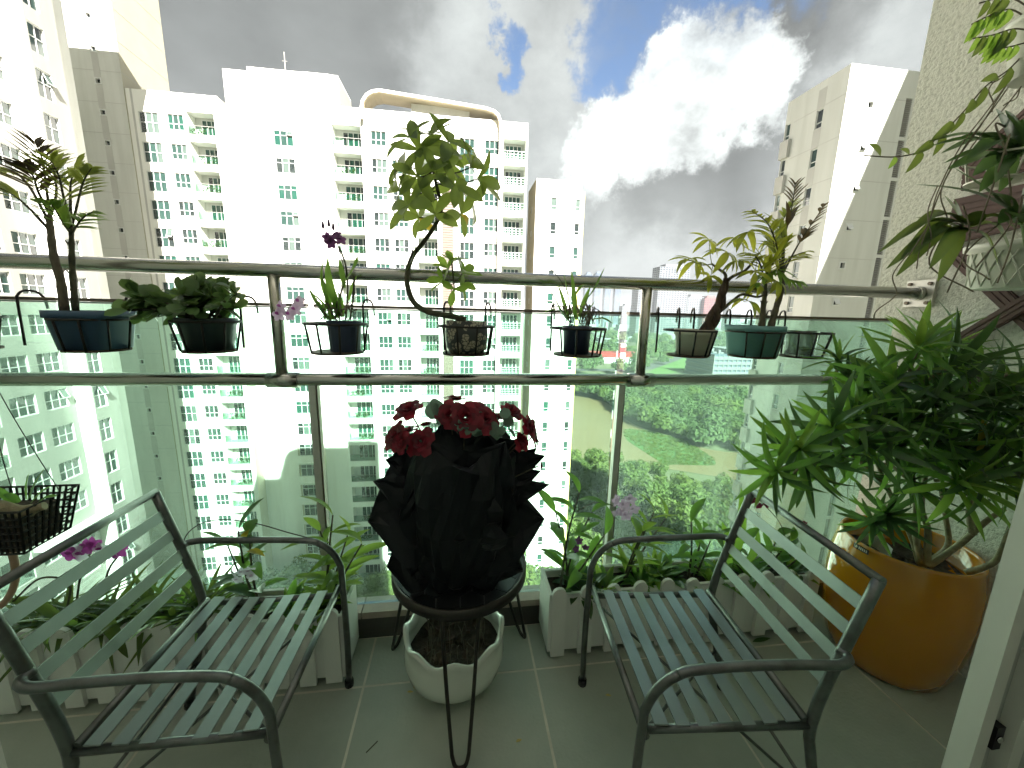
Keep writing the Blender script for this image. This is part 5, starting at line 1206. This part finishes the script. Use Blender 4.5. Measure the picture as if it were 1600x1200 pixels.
spike(o, [WY(1235, 870, 1.27), WY(1220, 820, 1.25), WY(1195, 790, 1.24), WY(1180, 775, 1.24)], .0014)
for x, y in ((1183, 772), (1178, 782), (1192, 778), (1186, 790), (1199, 788), (1255, 818), (1260, 826)): flower(o, WY(x, y, 1.235), jit((-.2, -1, .1), .6), .017, 'petal_maroon')
clump(.55, 1.25, PZ, 14, .95, 'bright clump between the pale orchid and the bright cane in the right planter', bl+ol, (15, 70)); clump(.77, 1.30, PZ, 14, 1.0, 'upright clump at the back of the right planter near its middle', bl, (5, 50)); clump(1.0, 1.26, PZ, 14, .95, 'leafy clump in front of the broad pale leaf in the right planter', ol+bl, (15, 75)); clump(1.18, 1.27, PZ, 16, .95, 'low leafy clump near the right end of the right planter', ol, (25, 85)); clump(1.36, 1.27, PZ, 12, .85, 'small leafy clump at the right corner of the right planter', ol+dl, (15, 75))
# left planters
clump(-.47, 1.27, PZ, 20, 1.1, 'bright green leafy clump at the right end of the short planter', bl, (0, 55)); cane_orchid(-.45, 1.28, PZ, [(520, 805, 1.26, 8), (545, 830, 1.28, 8), (565, 850, 1.24, 7), (500, 830, 1.3, 6)], 'upright bright green canes at the right end of the short planter', bl)
o = cane_orchid(-.68, 1.28, PZ, [(390, 835, 1.26, 6), (372, 830, 1.28, 5), (355, 850, 1.3, 4)], 'orchid with white blooms in the short planter', dl+ol)
for x, y in ((365, 895), (378, 893), (390, 892), (372, 905), (395, 900)): flower(o, WY(x, y, 1.2), jit((0, -1, .1), .5), .02, 'petal_white', 'petal_pink')
put_leaf(o, leafmesh('orange', 'leaf_schef_old', Ln=.07, W=.026, arch=.3, fold=.25, n=6), WY(385, 862, 1.24), (1, -.3, .2)); put_leaf(o, LEAF[('orange', 'leaf_schef_old')], WY(382, 845, 1.25), (.3, -.2, 1))
clump(-.60, 1.27, PZ, 18, .9, 'low bright leafy clump in the middle of the short planter', bl+ol, (20, 80)); clump(-.53, 1.24, PZ, 10, .8, 'small clump under the chair arm in the short planter', ol, (20, 80))
for i, (x, y, n, lb, me) in enumerate(((-.86, 1.27, 26, 'grassy clump at the right end of the long planter', gl_+gy), (-.95, 1.26, 26, 'grassy yellow green clump second from the right in the long planter', gy+gl_), (-1.05, 1.28, 24, 'strap leaved clump in the middle of the long planter', gl_), (-1.15, 1.26, 24, 'strap leaved clump left of centre in the long planter', gl_+gy), (-1.26, 1.27, 22, 'arching clump near the left end of the long planter', gl_), (-1.36, 1.26, 20, 'arching clump at the left end of the long planter', gl_))): clump(x, y, PZ, n, .82, lb, me, (10, 68))
o = thing('orchid', (-1.12, 1.24, PZ), 'orchid with purple and white blooms behind the left chair back', 'plant', 'plants in the picket planters')
for q in ([(120, 940), (125, 905), (135, 880), (140, 865)], [(160, 930), (170, 890), (185, 868)], [(105, 950), (110, 920), (100, 905), (60, 905), (20, 940)]): spike(o, [WY(x, y, 1.2) for x, y in q], .003)
for x, y, m_ in ((120, 858, 'petal_white'), (135, 855, 'petal_purple'), (148, 850, 'petal_purple'), (160, 858, 'petal_white'), (128, 866, 'petal_white'), (175, 862, 'petal_white'), (186, 860, 'petal_purple'), (112, 865, 'petal_purple')): flower(o, WY(x, y, 1.17), jit((.2, -1, .1), .4), .026, m_, 'petal_purple')
S(o, 1.16, (150, 975), (200, 1028), .034, (.0, 0, .05), 'leaf_strap', dy=-.02); S(o, 1.15, (120, 975), (68, 1022), .022, (0, 0, .05), 'leaf_lime', dy=-.02); S(o, 1.2, (175, 985), (290, 930), .03, (0, 0, .04), 'leaf_strap'); S(o, 1.2, (100, 970), (0, 940), .03, (0, 0, .03), 'leaf_strap')
# bent wire over the short planter
b = MB(); b.tube(spline([WY(x, y, 1.25) for x, y in ((320, 935), (300, 900), (287, 858), (292, 835), (315, 818), (350, 812), (400, 818), (450, 832), (488, 842))], 5), .0018, 5); tag(b.build('bent_wire', 'wire_black', None, True), 'thin black wire bent over the short planter', 'wire')

# ------------------------------------------------------------------ gold pot with dracaena
GC = Vector((1.627, 1.08, 0))
t = thing('potted_dracaena', tuple(GC), 'big glossy gold pot with a spreading dracaena against the stucco wall', 'potted plant')
b = MB(); b.lathe([(.150, 0), (.166, .012), (.183, .06), (.199, .14), (.209, .24), (.211, .32), (.206, .40), (.193, .475), (.191, .484), (.184, .486), (.179, .478), (.182, .40)], GC, 64); b.build('pot', 'pot_gold', t, True)
b = MB(); b.lathe([(.183, .40), (.1, .41), (.004, .412)], GC, 28, fn=lambda a, r, z, k: (r, z+.008*math.sin(4*a+k))); b.build('soil', 'soil', t)
# badge with its pale print
rb_ = .2025; dd = ray(1346, 857); hit = next(EYE+dd*(k*1e-6) for k in range(600, 6000) if ((EYE+dd*(k*1e-6)-GC).xy).length < rb_); a = math.atan2(hit.y-GC.y, hit.x-GC.x)
def badge_pt(du, dz, dr=0): aa = a+du/rb_; return GC+Vector(((rb_+dr)*math.cos(aa), (rb_+dr)*math.sin(aa), hit.z+dz))
b = MB(); n = 8
for dr_ in (.003,):
    for k in range(n): u0, u1 = -.026+.052*k/n, -.026+.052*(k+1)/n; b.face([badge_pt(u0, -.009, dr_), badge_pt(u1, -.009, dr_), badge_pt(u1, .009, dr_), badge_pt(u0, .009, dr_)])
bd = b.build('badge', 'badge', t)
b = MB(); b.face([badge_pt(-.017+.0065*math.cos(k*.7854), .0065*math.sin(k*.7854), .0036) for k in range(8)])
for k in range(5): u = -.006+.0058*k; b.face([badge_pt(u, -.005, .0036), badge_pt(u+.0034, -.005, .0036), badge_pt(u+.0034, .005, .0036), badge_pt(u, .005, .0036)])
b.build('badge_print', 'badge_print', bd)
b = MB(); pl = [WZ(x, y, .47) for x, y in ((1345, 838), (1360, 832), (1378, 840), (1395, 858))]
for k in range(3): b.face([pl[k], pl[k+1], pl[k+1]+Vector((.01, .01, -.06)), pl[k]+Vector((.01, .01, -.06))])
b.build('inner_liner', 'pot_glazed', t)
DS = Vector((GC.x, GC.y, .41))
trunks = {}
for nm, q in {1: [(1437, 880, 1.0), (1425, 840, 1.0), (1405, 800, 1.02), (1385, 760, 1.02)], 2: [(1440, 880, .98), (1430, 830, .98), (1432, 790, .97), (1425, 740, .96)], 3: [(1448, 880, .97), (1450, 830, .96), (1440, 790, .96), (1450, 720, .97)], 4: [(1450, 885, .96), (1500, 850, .94), (1540, 815, .92), (1570, 795, .9)], 5: [(1520, 835, .93), (1515, 800, .95), (1520, 760, .97), (1535, 700, .98)], 6: [(1440, 885, 1.0), (1480, 855, 1.02), (1478, 810, 1.04), (1470, 760, 1.06)], 7: [(1510, 895, .93), (1540, 885, .9), (1560, 870, .88), (1580, 820, .86)], 8: [(1385, 760, 1.02), (1330, 710, 1.0), (1290, 690, .98), (1240, 740, .95)], 9: [(1425, 740, .96), (1400, 650, .98), (1420, 600, 1.0), (1440, 570, 1.02)], 10: [(1405, 800, 1.02), (1360, 700, 1.08), (1340, 630, 1.12), (1310, 570, 1.18)], 11: [(1535, 700, .98), (1540, 640, .97), (1535, 625, .96)]}.items():
    P = spline([WY(x, y, Y) for x, y, Y in q], 5); trunks[nm] = P; r0 = .0105 if nm < 8 else .006; b = MB(); b.tube(P, ramp(r0, r0*.6, len(P)), 9); b.build('trunk' if nm < 8 else 'branch', 'bark_pale', t, True)
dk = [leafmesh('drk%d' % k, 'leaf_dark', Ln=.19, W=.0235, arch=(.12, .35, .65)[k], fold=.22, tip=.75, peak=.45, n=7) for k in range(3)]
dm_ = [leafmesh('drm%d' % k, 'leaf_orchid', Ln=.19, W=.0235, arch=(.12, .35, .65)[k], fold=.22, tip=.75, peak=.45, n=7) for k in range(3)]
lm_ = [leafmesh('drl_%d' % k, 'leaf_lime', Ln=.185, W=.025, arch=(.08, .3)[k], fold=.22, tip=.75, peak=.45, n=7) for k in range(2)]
allp = []
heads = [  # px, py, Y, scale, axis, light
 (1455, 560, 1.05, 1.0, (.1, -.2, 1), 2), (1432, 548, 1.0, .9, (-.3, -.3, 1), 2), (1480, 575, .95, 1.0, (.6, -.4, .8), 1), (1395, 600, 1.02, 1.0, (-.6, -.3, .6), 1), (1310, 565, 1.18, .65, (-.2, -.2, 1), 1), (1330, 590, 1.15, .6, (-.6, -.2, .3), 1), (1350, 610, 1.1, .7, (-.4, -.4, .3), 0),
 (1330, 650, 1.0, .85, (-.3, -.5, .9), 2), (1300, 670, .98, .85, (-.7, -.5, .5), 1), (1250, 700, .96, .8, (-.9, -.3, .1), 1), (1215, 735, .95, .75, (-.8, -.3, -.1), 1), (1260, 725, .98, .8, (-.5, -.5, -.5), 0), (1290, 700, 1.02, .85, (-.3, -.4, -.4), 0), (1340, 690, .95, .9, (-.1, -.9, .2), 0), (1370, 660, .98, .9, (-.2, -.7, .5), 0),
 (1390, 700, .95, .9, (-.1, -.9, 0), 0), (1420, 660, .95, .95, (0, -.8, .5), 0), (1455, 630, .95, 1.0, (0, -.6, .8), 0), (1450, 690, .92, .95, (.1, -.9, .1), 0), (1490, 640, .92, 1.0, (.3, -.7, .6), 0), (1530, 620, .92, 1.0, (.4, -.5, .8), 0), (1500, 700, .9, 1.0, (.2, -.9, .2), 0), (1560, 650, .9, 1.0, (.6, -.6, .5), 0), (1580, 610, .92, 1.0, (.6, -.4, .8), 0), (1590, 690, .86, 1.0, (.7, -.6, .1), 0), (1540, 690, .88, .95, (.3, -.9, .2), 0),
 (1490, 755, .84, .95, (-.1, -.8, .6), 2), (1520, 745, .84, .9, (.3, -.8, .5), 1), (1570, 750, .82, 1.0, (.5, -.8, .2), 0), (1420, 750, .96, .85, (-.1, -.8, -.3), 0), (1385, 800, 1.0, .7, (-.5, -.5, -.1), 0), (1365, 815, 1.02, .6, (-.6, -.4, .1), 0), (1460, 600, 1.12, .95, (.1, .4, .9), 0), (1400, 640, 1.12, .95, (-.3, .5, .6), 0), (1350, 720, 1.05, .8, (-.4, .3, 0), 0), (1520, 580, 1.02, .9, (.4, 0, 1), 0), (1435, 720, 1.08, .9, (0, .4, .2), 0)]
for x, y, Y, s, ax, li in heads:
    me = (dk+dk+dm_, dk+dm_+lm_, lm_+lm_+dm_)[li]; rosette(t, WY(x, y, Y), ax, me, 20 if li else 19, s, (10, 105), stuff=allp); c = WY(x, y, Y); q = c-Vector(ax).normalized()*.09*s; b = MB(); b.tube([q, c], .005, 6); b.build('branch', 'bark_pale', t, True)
allp.sort(key=lambda q: (q[1].translation-EYE).length)
for me, M in allp[:296]: M = M.copy(); M.translation -= GC; obj('leaf', me, t, M)
rest = MB(); MI = {}
for me, M in allp[296:]:
    i = len(rest.v); rest.v += [M @ v.co for v in me.vertices]; rest.f += [tuple(i+k for k in p.vertices) for p in me.polygons]; nm = me.materials[0].name; mi = MI.setdefault(nm, len(MI)); rest.m += [mi]*len(me.polygons)
o = rest.build('inner_leaves', list(MI), t, True); o['kind'] = 'stuff'
put_leaf(t, leafmesh('yel', 'leaf_yellow', Ln=.11, W=.022, arch=.3, fold=.2, n=7), WY(1535, 655, .86), (.25, -.1, -1), (1, 0, 0), 1.0)

# ------------------------------------------------------------------ wall trellis and hanging planters
WXX = 1.822
t = thing('wall_trellis', (1.83, 1.1, 1.1), 'brown wooden trellis of crossed boards fixed to the stucco wall', 'trellis')
for k, (p, q, w) in enumerate((((1490, 328), (1640, 298), .075), ((1478, 372), (1640, 330), .06), ((1507, 268), (1640, 150), .05), ((1505, 285), (1640, 240), .06), ((1480, 385), (1640, 530), .05), ((1478, 546), (1640, 452), .05), ((1500, 592), (1660, 600), .06))):
    A, Bv = WX(*p, WXX-.012*(k % 2)), WX(*q, WXX-.012*(k % 2)); b = MB(); d = (Bv-A).normalized(); u = d.cross(Vector((1, 0, 0))).normalized()
    b.bar(A, Bv, .011, w, u); 
    for j in (-1, 0, 1): b.bar(A+Vector((-.0065, 0, 0))+u*(w*.3*j), Bv+Vector((-.0065, 0, 0))+u*(w*.3*j), .004, w*.22, u)
    b.build('board', 'trellis_wood', t)
# lattice-pattern white planter
LC = Vector((1.715, 1.03, 1.385))
t = thing('wall_planter', tuple(LC), 'white lattice patterned planter hung on the trellis at the right edge', 'planter')
def oval(a, r, z, k): return (r/math.sqrt((math.cos(a)/.085)**2+(math.sin(a)/.115)**2)/.1, z)
b = MB(); b.lathe([(.084, 0), (.088, .004), (.098, .118), (.112, .122), (.114, .138), (.106, .140), (.100, .12)], LC, 48, fn=oval); b.build('pot', 'pot_lattice', t, True)
def ovp(a, z, r): rr, _ = oval(a, r, z, 0); return LC+Vector((rr*math.cos(a), rr*math.sin(a), z))
for s in (-1, 1):
    for k in range(16):
        a0 = 6.283*k/16; b = MB(); b.tube([ovp(a0+s*.5*u, .008+.104*u, .089+.0105*u) for u in ramp(0, 1, 7)], .0024, 5); b.build('lattice_rib', 'pot_lattice', t, True)
b = MB(); b.lathe([(.098, .115), (.004, .125)], LC, 24, fn=oval); b.build('soil', 'soil', t)
def vanda(name, base, leaves, label, m='leaf_strap', roots=2):
    t = thing(name, tuple(base), label, 'plant', 'orchids on the stucco wall')
    for (p1, Y1_, w, sg) in leaves: strap(t, base+jit((0, 0, 0), .012), WY(*p1, Y1_), (0, 0, sg), w*1.4, m, up=(.2, -.5, 1), n=10)
    for k in range(roots):
        p = base+jit((0, 0, 0), .03); spike(t, [p, p+jit((-.05, -.02, .01), .04), p+jit((-.08, -.02, -.08), .05), p+jit((-.06, -.02, -.16), .06)], .0022, 'root_grey', 'aerial_root')
    return t
vanda('wall_orchid', WY(1510, 355, 1.0), [((1385, 420), 1.0, .026, .04), ((1400, 432), .98, .026, .04), ((1420, 385), 1.02, .02, .03), ((1465, 440), .96, .028, .02), ((1440, 345), 1.02, .022, .02), ((1580, 395), .95, .026, .04), ((1405, 405), 1.0, .024, .05), ((1490, 310), 1.02, .026, 0), ((1475, 305), 1.04, .024, 0), ((1430, 340), 1.05, .02, .01), ((1425, 400), .97, .024, .04), ((1372, 395), 1.03, .02, .05), ((1410, 372), 1.0, .022, .05), ((1560, 415), .93, .024, .03), ((1452, 420), .94, .026, .03), ((1535, 330), .96, .028, .0), ((1590, 360), .92, .026, .03)], 'orchid with long arching yellow green leaves above the lattice planter', 'leaf_strap')
vanda('wall_orchid', WY(1585, 235, .95), [((1455, 228), .98, .024, .02), ((1482, 265), .95, .032, .01), ((1475, 255), .97, .02, .02), ((1556, 170), .97, .045, -.01), ((1570, 172), .95, .04, 0), ((1500, 215), .98, .028, .02), ((1530, 300), .93, .03, .01), ((1620, 200), .9, .03, .03), ((1640, 260), .9, .03, .03), ((1520, 275), .92, .03, .01), ((1555, 285), .9, .028, .02), ((1610, 300), .9, .028, .02), ((1470, 240), 1.0, .026, .03), ((1510, 250), .93, .03, .03), ((1560, 300), .95, .03, .0), ((1450, 222), 1.0, .02, .03)], 'dark broad leaved orchid on the upper part of the trellis', 'leaf_dark')
vanda('wall_orchid', WY(1590, 345, .95), [((1490, 262), .98, .014, .01), ((1545, 300), .93, .03, .02), ((1620, 290), .9, .03, .02), ((1575, 330), .9, .03, .0), ((1640, 330), .9, .03, .02), ((1600, 385), .9, .026, .02), ((1430, 288), 1.0, .02, .02), ((1560, 350), .92, .03, .02)], 'dark orchid growing out of the lattice planter', 'leaf_dark', 3)
# wire shelf with a perforated tray
PC = WY(1556, 285, .98)
t = thing('wire_shelf', tuple(PC), 'small wire pot shelf with a perforated tray on the wall', 'pot holder')
b = MB(); nn = 40; rr = .062
for r0, r1 in ((.052, .062), ): 
    b.lathe([(r0, 0), (r1, 0), (r1, .004), (r0, .004), (r0, 0)], PC, nn, cap=False)
for k in range(-6, 7):
    w_ = math.sqrt(max(0, .054**2-(k*.0085)**2))
    if w_ > .004: b.box((PC.x-w_, PC.y+k*.0085-.0022, PC.z+.0005), (PC.x+w_, PC.y+k*.0085+.0022, PC.z+.0035)); b.box((PC.x+k*.0085-.0022, PC.y-w_, PC.z+.0008), (PC.x+k*.0085+.0022, PC.y+w_, PC.z+.0032))
b.build('tray', 'wire_pale', t)
b = MB(); b.tube([PC+Vector((.072*math.cos(a_), .072*math.sin(a_), .062)) for a_ in ramp(0, 6.1, 30)], .0028, 6, closed=True); b.build('ring', 'wire_pale', t, True)
for a_ in (.3, 1.6, 2.6, 3.4, 4.3, 5.4): b = MB(); b.tube([PC+Vector((.072*math.cos(a_), .072*math.sin(a_), .062)), PC+Vector((.06*math.cos(a_), .06*math.sin(a_), .002))], .0024, 5); b.build('rod', 'wire_pale', t, True)
# trailing vine and hanging roots from the top planter
VC = WY(1640, 70, .92)
t = thing('wall_planter', tuple(VC), 'pale planter at the top right corner with trailing vines', 'planter')
b = MB(); b.lathe([(.055, -.07), (.075, .05), (.082, .052), (.082, .066), (.074, .066), (.070, .04)], VC, 32); b.build('pot', 'pot_lattice', t, True)
b = MB(); b.lathe([(.071, .045), (.004, .052)], VC, 20); b.build('soil', 'soil', t)
v = thing('trailing_vine', tuple(VC+Vector((0, 0, .05))), 'trailing vine with pointed leaves arching out from the stucco wall', 'plant', 'orchids on the stucco wall')
vl = [leafmesh('vine%d' % k, 'leaf_strap', Ln=.065, W=.024, arch=(.15, .35)[k], fold=.2, tip=.7, peak=.4, n=6) for k in range(2)]; vb = [leafmesh('vineb', 'leaf_lime', Ln=.055, W=.022, arch=.2, fold=.2, tip=.7, peak=.4, n=6)]
for q, step, me in (([(1620, 60, .92), (1580, 105, .94), (1540, 135, .96), (1505, 175, .98), (1475, 205, 1.0), (1440, 235, 1.02), (1400, 245, 1.03), (1350, 243, 1.04)], 2, vl+vb), ([(1620, 40, .92), (1580, 15, .95), (1545, 25, .96), (1518, 38, .97)], 1, vb), ([(1620, 50, .92), (1585, 45, .93), (1550, 55, .94), (1520, 60, .95)], 1, vb+vl), ([(1620, 20, .92), (1575, -5, .95), (1530, 5, .97)], 1, vl), ([(1620, 60, .92), (1590, 70, .93), (1560, 75, .94), (1545, 65, .95)], 1, vb)):
    P = spline([WY(*p) for p in q], 6); b = MB(); b.tube(P, .0018, 5); b.build('vine_stem', 'bark_dark', v, True)
    for k in range(6, len(P)-1, step+1):
        d = (P[k+1]-P[k]).normalized(); sg = 1 if k % 2 else -1; put_leaf(v, rng.choice(me), P[k], d*.6+Vector((0, -.3, sg*.6-.35)), (0, -1, .3), rng.uniform(.7, 1.1))
rr_ = thing('hanging_roots', tuple(VC+Vector((0, 0, -.02))), 'tangle of thin brown aerial roots hanging down the stucco wall', 'roots')
for q in ([(1600, 95), (1545, 170), (1500, 230), (1465, 300), (1450, 350), (1420, 400)], [(1600, 100), (1555, 165), (1510, 225), (1475, 285), (1440, 380), (1432, 420)], [(1610, 90), (1575, 130), (1530, 200), (1495, 250), (1470, 300), (1480, 340)], [(1600, 130), (1560, 180), (1525, 220), (1505, 250)], [(1590, 100), (1560, 125), (1545, 130)], [(1560, 120), (1545, 140), (1552, 160), (1550, 175)], [(1598, 110), (1590, 150), (1575, 160), (1568, 165)], [(1420, 395), (1395, 430), (1400, 460), (1370, 485), (1365, 500)], [(1465, 290), (1450, 330), (1455, 370), (1448, 400)]):
    spike(rr_, [WY(x, y, .97+rng.uniform(-.01, .01)) for x, y in q], .0016, 'root_grey', 'root')

# ------------------------------------------------------------------ black net basket hanging at the left
KC = Vector((-1.175, 1.08, .655))
t = thing('hanging_basket', tuple(KC), 'black plastic net basket with an orchid hanging at the left edge', 'basket')
def bk(u, v_, z): f_ = .78+.22*z/.12; return KC+Vector((u*.12*f_, v_*.075*f_, z))
for z in ramp(0, .12, 7): b = MB(); b.tube([bk(-1, -1, z), bk(1, -1, z), bk(1, 1, z), bk(-1, 1, z)], .0032, 5, closed=True); b.build('band', 'wire_black', t)
for k in range(17):
    u = -1+k/8
    for vv in (-1, 1): b = MB(); b.tube([bk(u, vv, 0), bk(u, vv, .12)], .0028, 5); b.build('rib', 'wire_black', t)
for k in range(9):
    vv = -1+k/4
    for u in (-1, 1): b = MB(); b.tube([bk(u, vv, 0), bk(u, vv, .12)], .0028, 5); b.build('rib', 'wire_black', t)
b = MB(); b.box(KC+Vector((-.085, -.05, .0)), KC+Vector((.085, .05, .09))); b.build('bark_fill', 'soil', t)
b = MB(); b.tube(spline([WY(-40, 785, 1.05), WY(0, 792, 1.04), WY(35, 800, 1.04), WY(70, 790, 1.05)], 5), [.006]+[.016]*12+[.01]*3, 9); b.build('driftwood', 'bark_pale', t, True)
for p0, p1, w in (((45, 780), (70, 732), .018), ((42, 780), (45, 740), .014), ((48, 778), (58, 752), .016), ((30, 785), (5, 772), .016), ((50, 785), (80, 760), .016), ((20, 788), (-10, 760), .016), ((60, 785), (90, 775), .014)): S(t, 1.06, p0, p1, w, (0, 0, .005), 'leaf_orchid')
for q in ([(95, 770), (60, 715), (20, 650), (-30, 560)], [(20, 770), (0, 700), (-30, 560)]): spike(t, [WY(x, y, 1.12) for x, y in q], .0011, 'wire_black', 'hanger_wire')
b = MB(); b.tube(spline([WY(*p) for p in ((-20, 840, 1.12), (12, 852, 1.12), (24, 885, 1.12), (22, 915, 1.14), (8, 940, 1.16), (-15, 960, 1.17))], 6), .0085, 10); tag(b.build('garden_hose', 'hose', None, True), 'pinkish brown hose curving down at the left edge', 'hose')

# ------------------------------------------------------------------ door frames at the edges of the view
t = thing('sliding_door', (.80, .40, 0), 'pale aluminium sliding door frame with black rollers at the right edge', 'door')
def vbox(name, x0, x1, y0, y1, m, par=t, z1=2.4): b = MB(); b.box((x0, y0, 0), (x1, y1, z1)); return b.build(name, m, par)
xe = WY(1470, 1200, .43).x
vbox('outer_stile', xe, xe+.024, .40, .43, 'door_alu'); vbox('gasket', xe+.0242, xe+.034, .412, .43, 'rubber'); ch = vbox('channel', xe+.0342, xe+.068, .417, .43, 'door_face')
vbox('inner_stile', xe+.0682, xe+.092, .395, .43, 'door_alu'); vbox('leaf_panel', xe+.0922, xe+.5, .415, .43, 'door_face')
for px, py in ((1590, 948), (1526, 1150)):
    c = WY(px, py, .412); b = MB(); b.box((xe+.044, .404, c.z-.022), (xe+.060, .4169, c.z+.022)); k_ = b.build('roller', 'rubber', t); b = MB(); b.tube([(xe+.052, .401, c.z), (xe+.052, .4045, c.z)], .0055, 10); b.build('screw', 'steel', k_, True)
t = thing('door_jamb', (-.80, .40, 0), 'pale aluminium door jamb at the lower left edge of the view', 'door')
xl = WY(12, 1200, .43).x; vbox('jamb', xl-.05, xl, .40, .43, 'door_alu', t); vbox('stop', xl-.07, xl-.0502, .39, .43, 'door_face', t)

# ------------------------------------------------------------------ litter on the tiles
for i, (px, py, lb) in enumerate(((636, 1083, 'yellow petal on the floor left of the white pot'), (806, 1161, 'yellow petal on the floor right of the front table leg'), (946, 1088, 'yellow petal on the floor beside the right chair leg'), (1256, 1160, 'yellow petal on the floor beneath the right chair'))):
    p = WZ(px, py, 0); lf = leaf_mb(.022, .009, .1, .25, 5); b = MB(); b.add(lf, aim(p+Vector((0, 0, .004)), jit((1, .3, 0), .3)*Vector((1, 1, 0)).length)); b.v = [Vector((q.x, q.y, max(q.z, .0015))) for q in b.v]; tag(b.build('fallen_petal', 'litter_yellow'), lb, 'petal', 'petals on the floor')
b = MB(); b.tube([WZ(572, 1176, .003), WZ(590, 1158, .003)], .0014, 5); tag(b.build('twig', 'twig'), 'short dark twig on the tiles by the left chair', 'twig')
p = WZ(1190, 1003, 0); b = MB(); b.add(leaf_mb(.09, .02, .02, .1, 6), aim(p+Vector((-.04, 0, .005)), (1, .12, 0))); tag(b.build('fallen_leaf', 'leaf_dark', None, True), 'dark fallen leaf on the tiles under the right chair', 'leaf')
# ------------------------------------------------------------------ humid air
hz = MB(); hz.box((-1500, -400, GZ-2.5), (5200, 6500, 52)); hz = hz.build('haze', 'ground'); hz.data.materials.clear()
hm = bpy.data.materials.new('haze'); hm.use_nodes = True; ht = hm.node_tree; ht.nodes.clear()
pv = N('ShaderNodeVolumePrincipled', ht); pv.inputs['Color'].default_value = (.86, .92, .97, 1); pv.inputs['Density'].default_value = .00022; pv.inputs['Anisotropy'].default_value = 0.0
ho_ = N('ShaderNodeOutputMaterial', ht); L(pv.outputs[0], ho_.inputs['Volume'], ht); hz.data.materials.append(hm); tag(hz, 'pale humid haze in the air over the river and city', 'haze', kind='stuff')
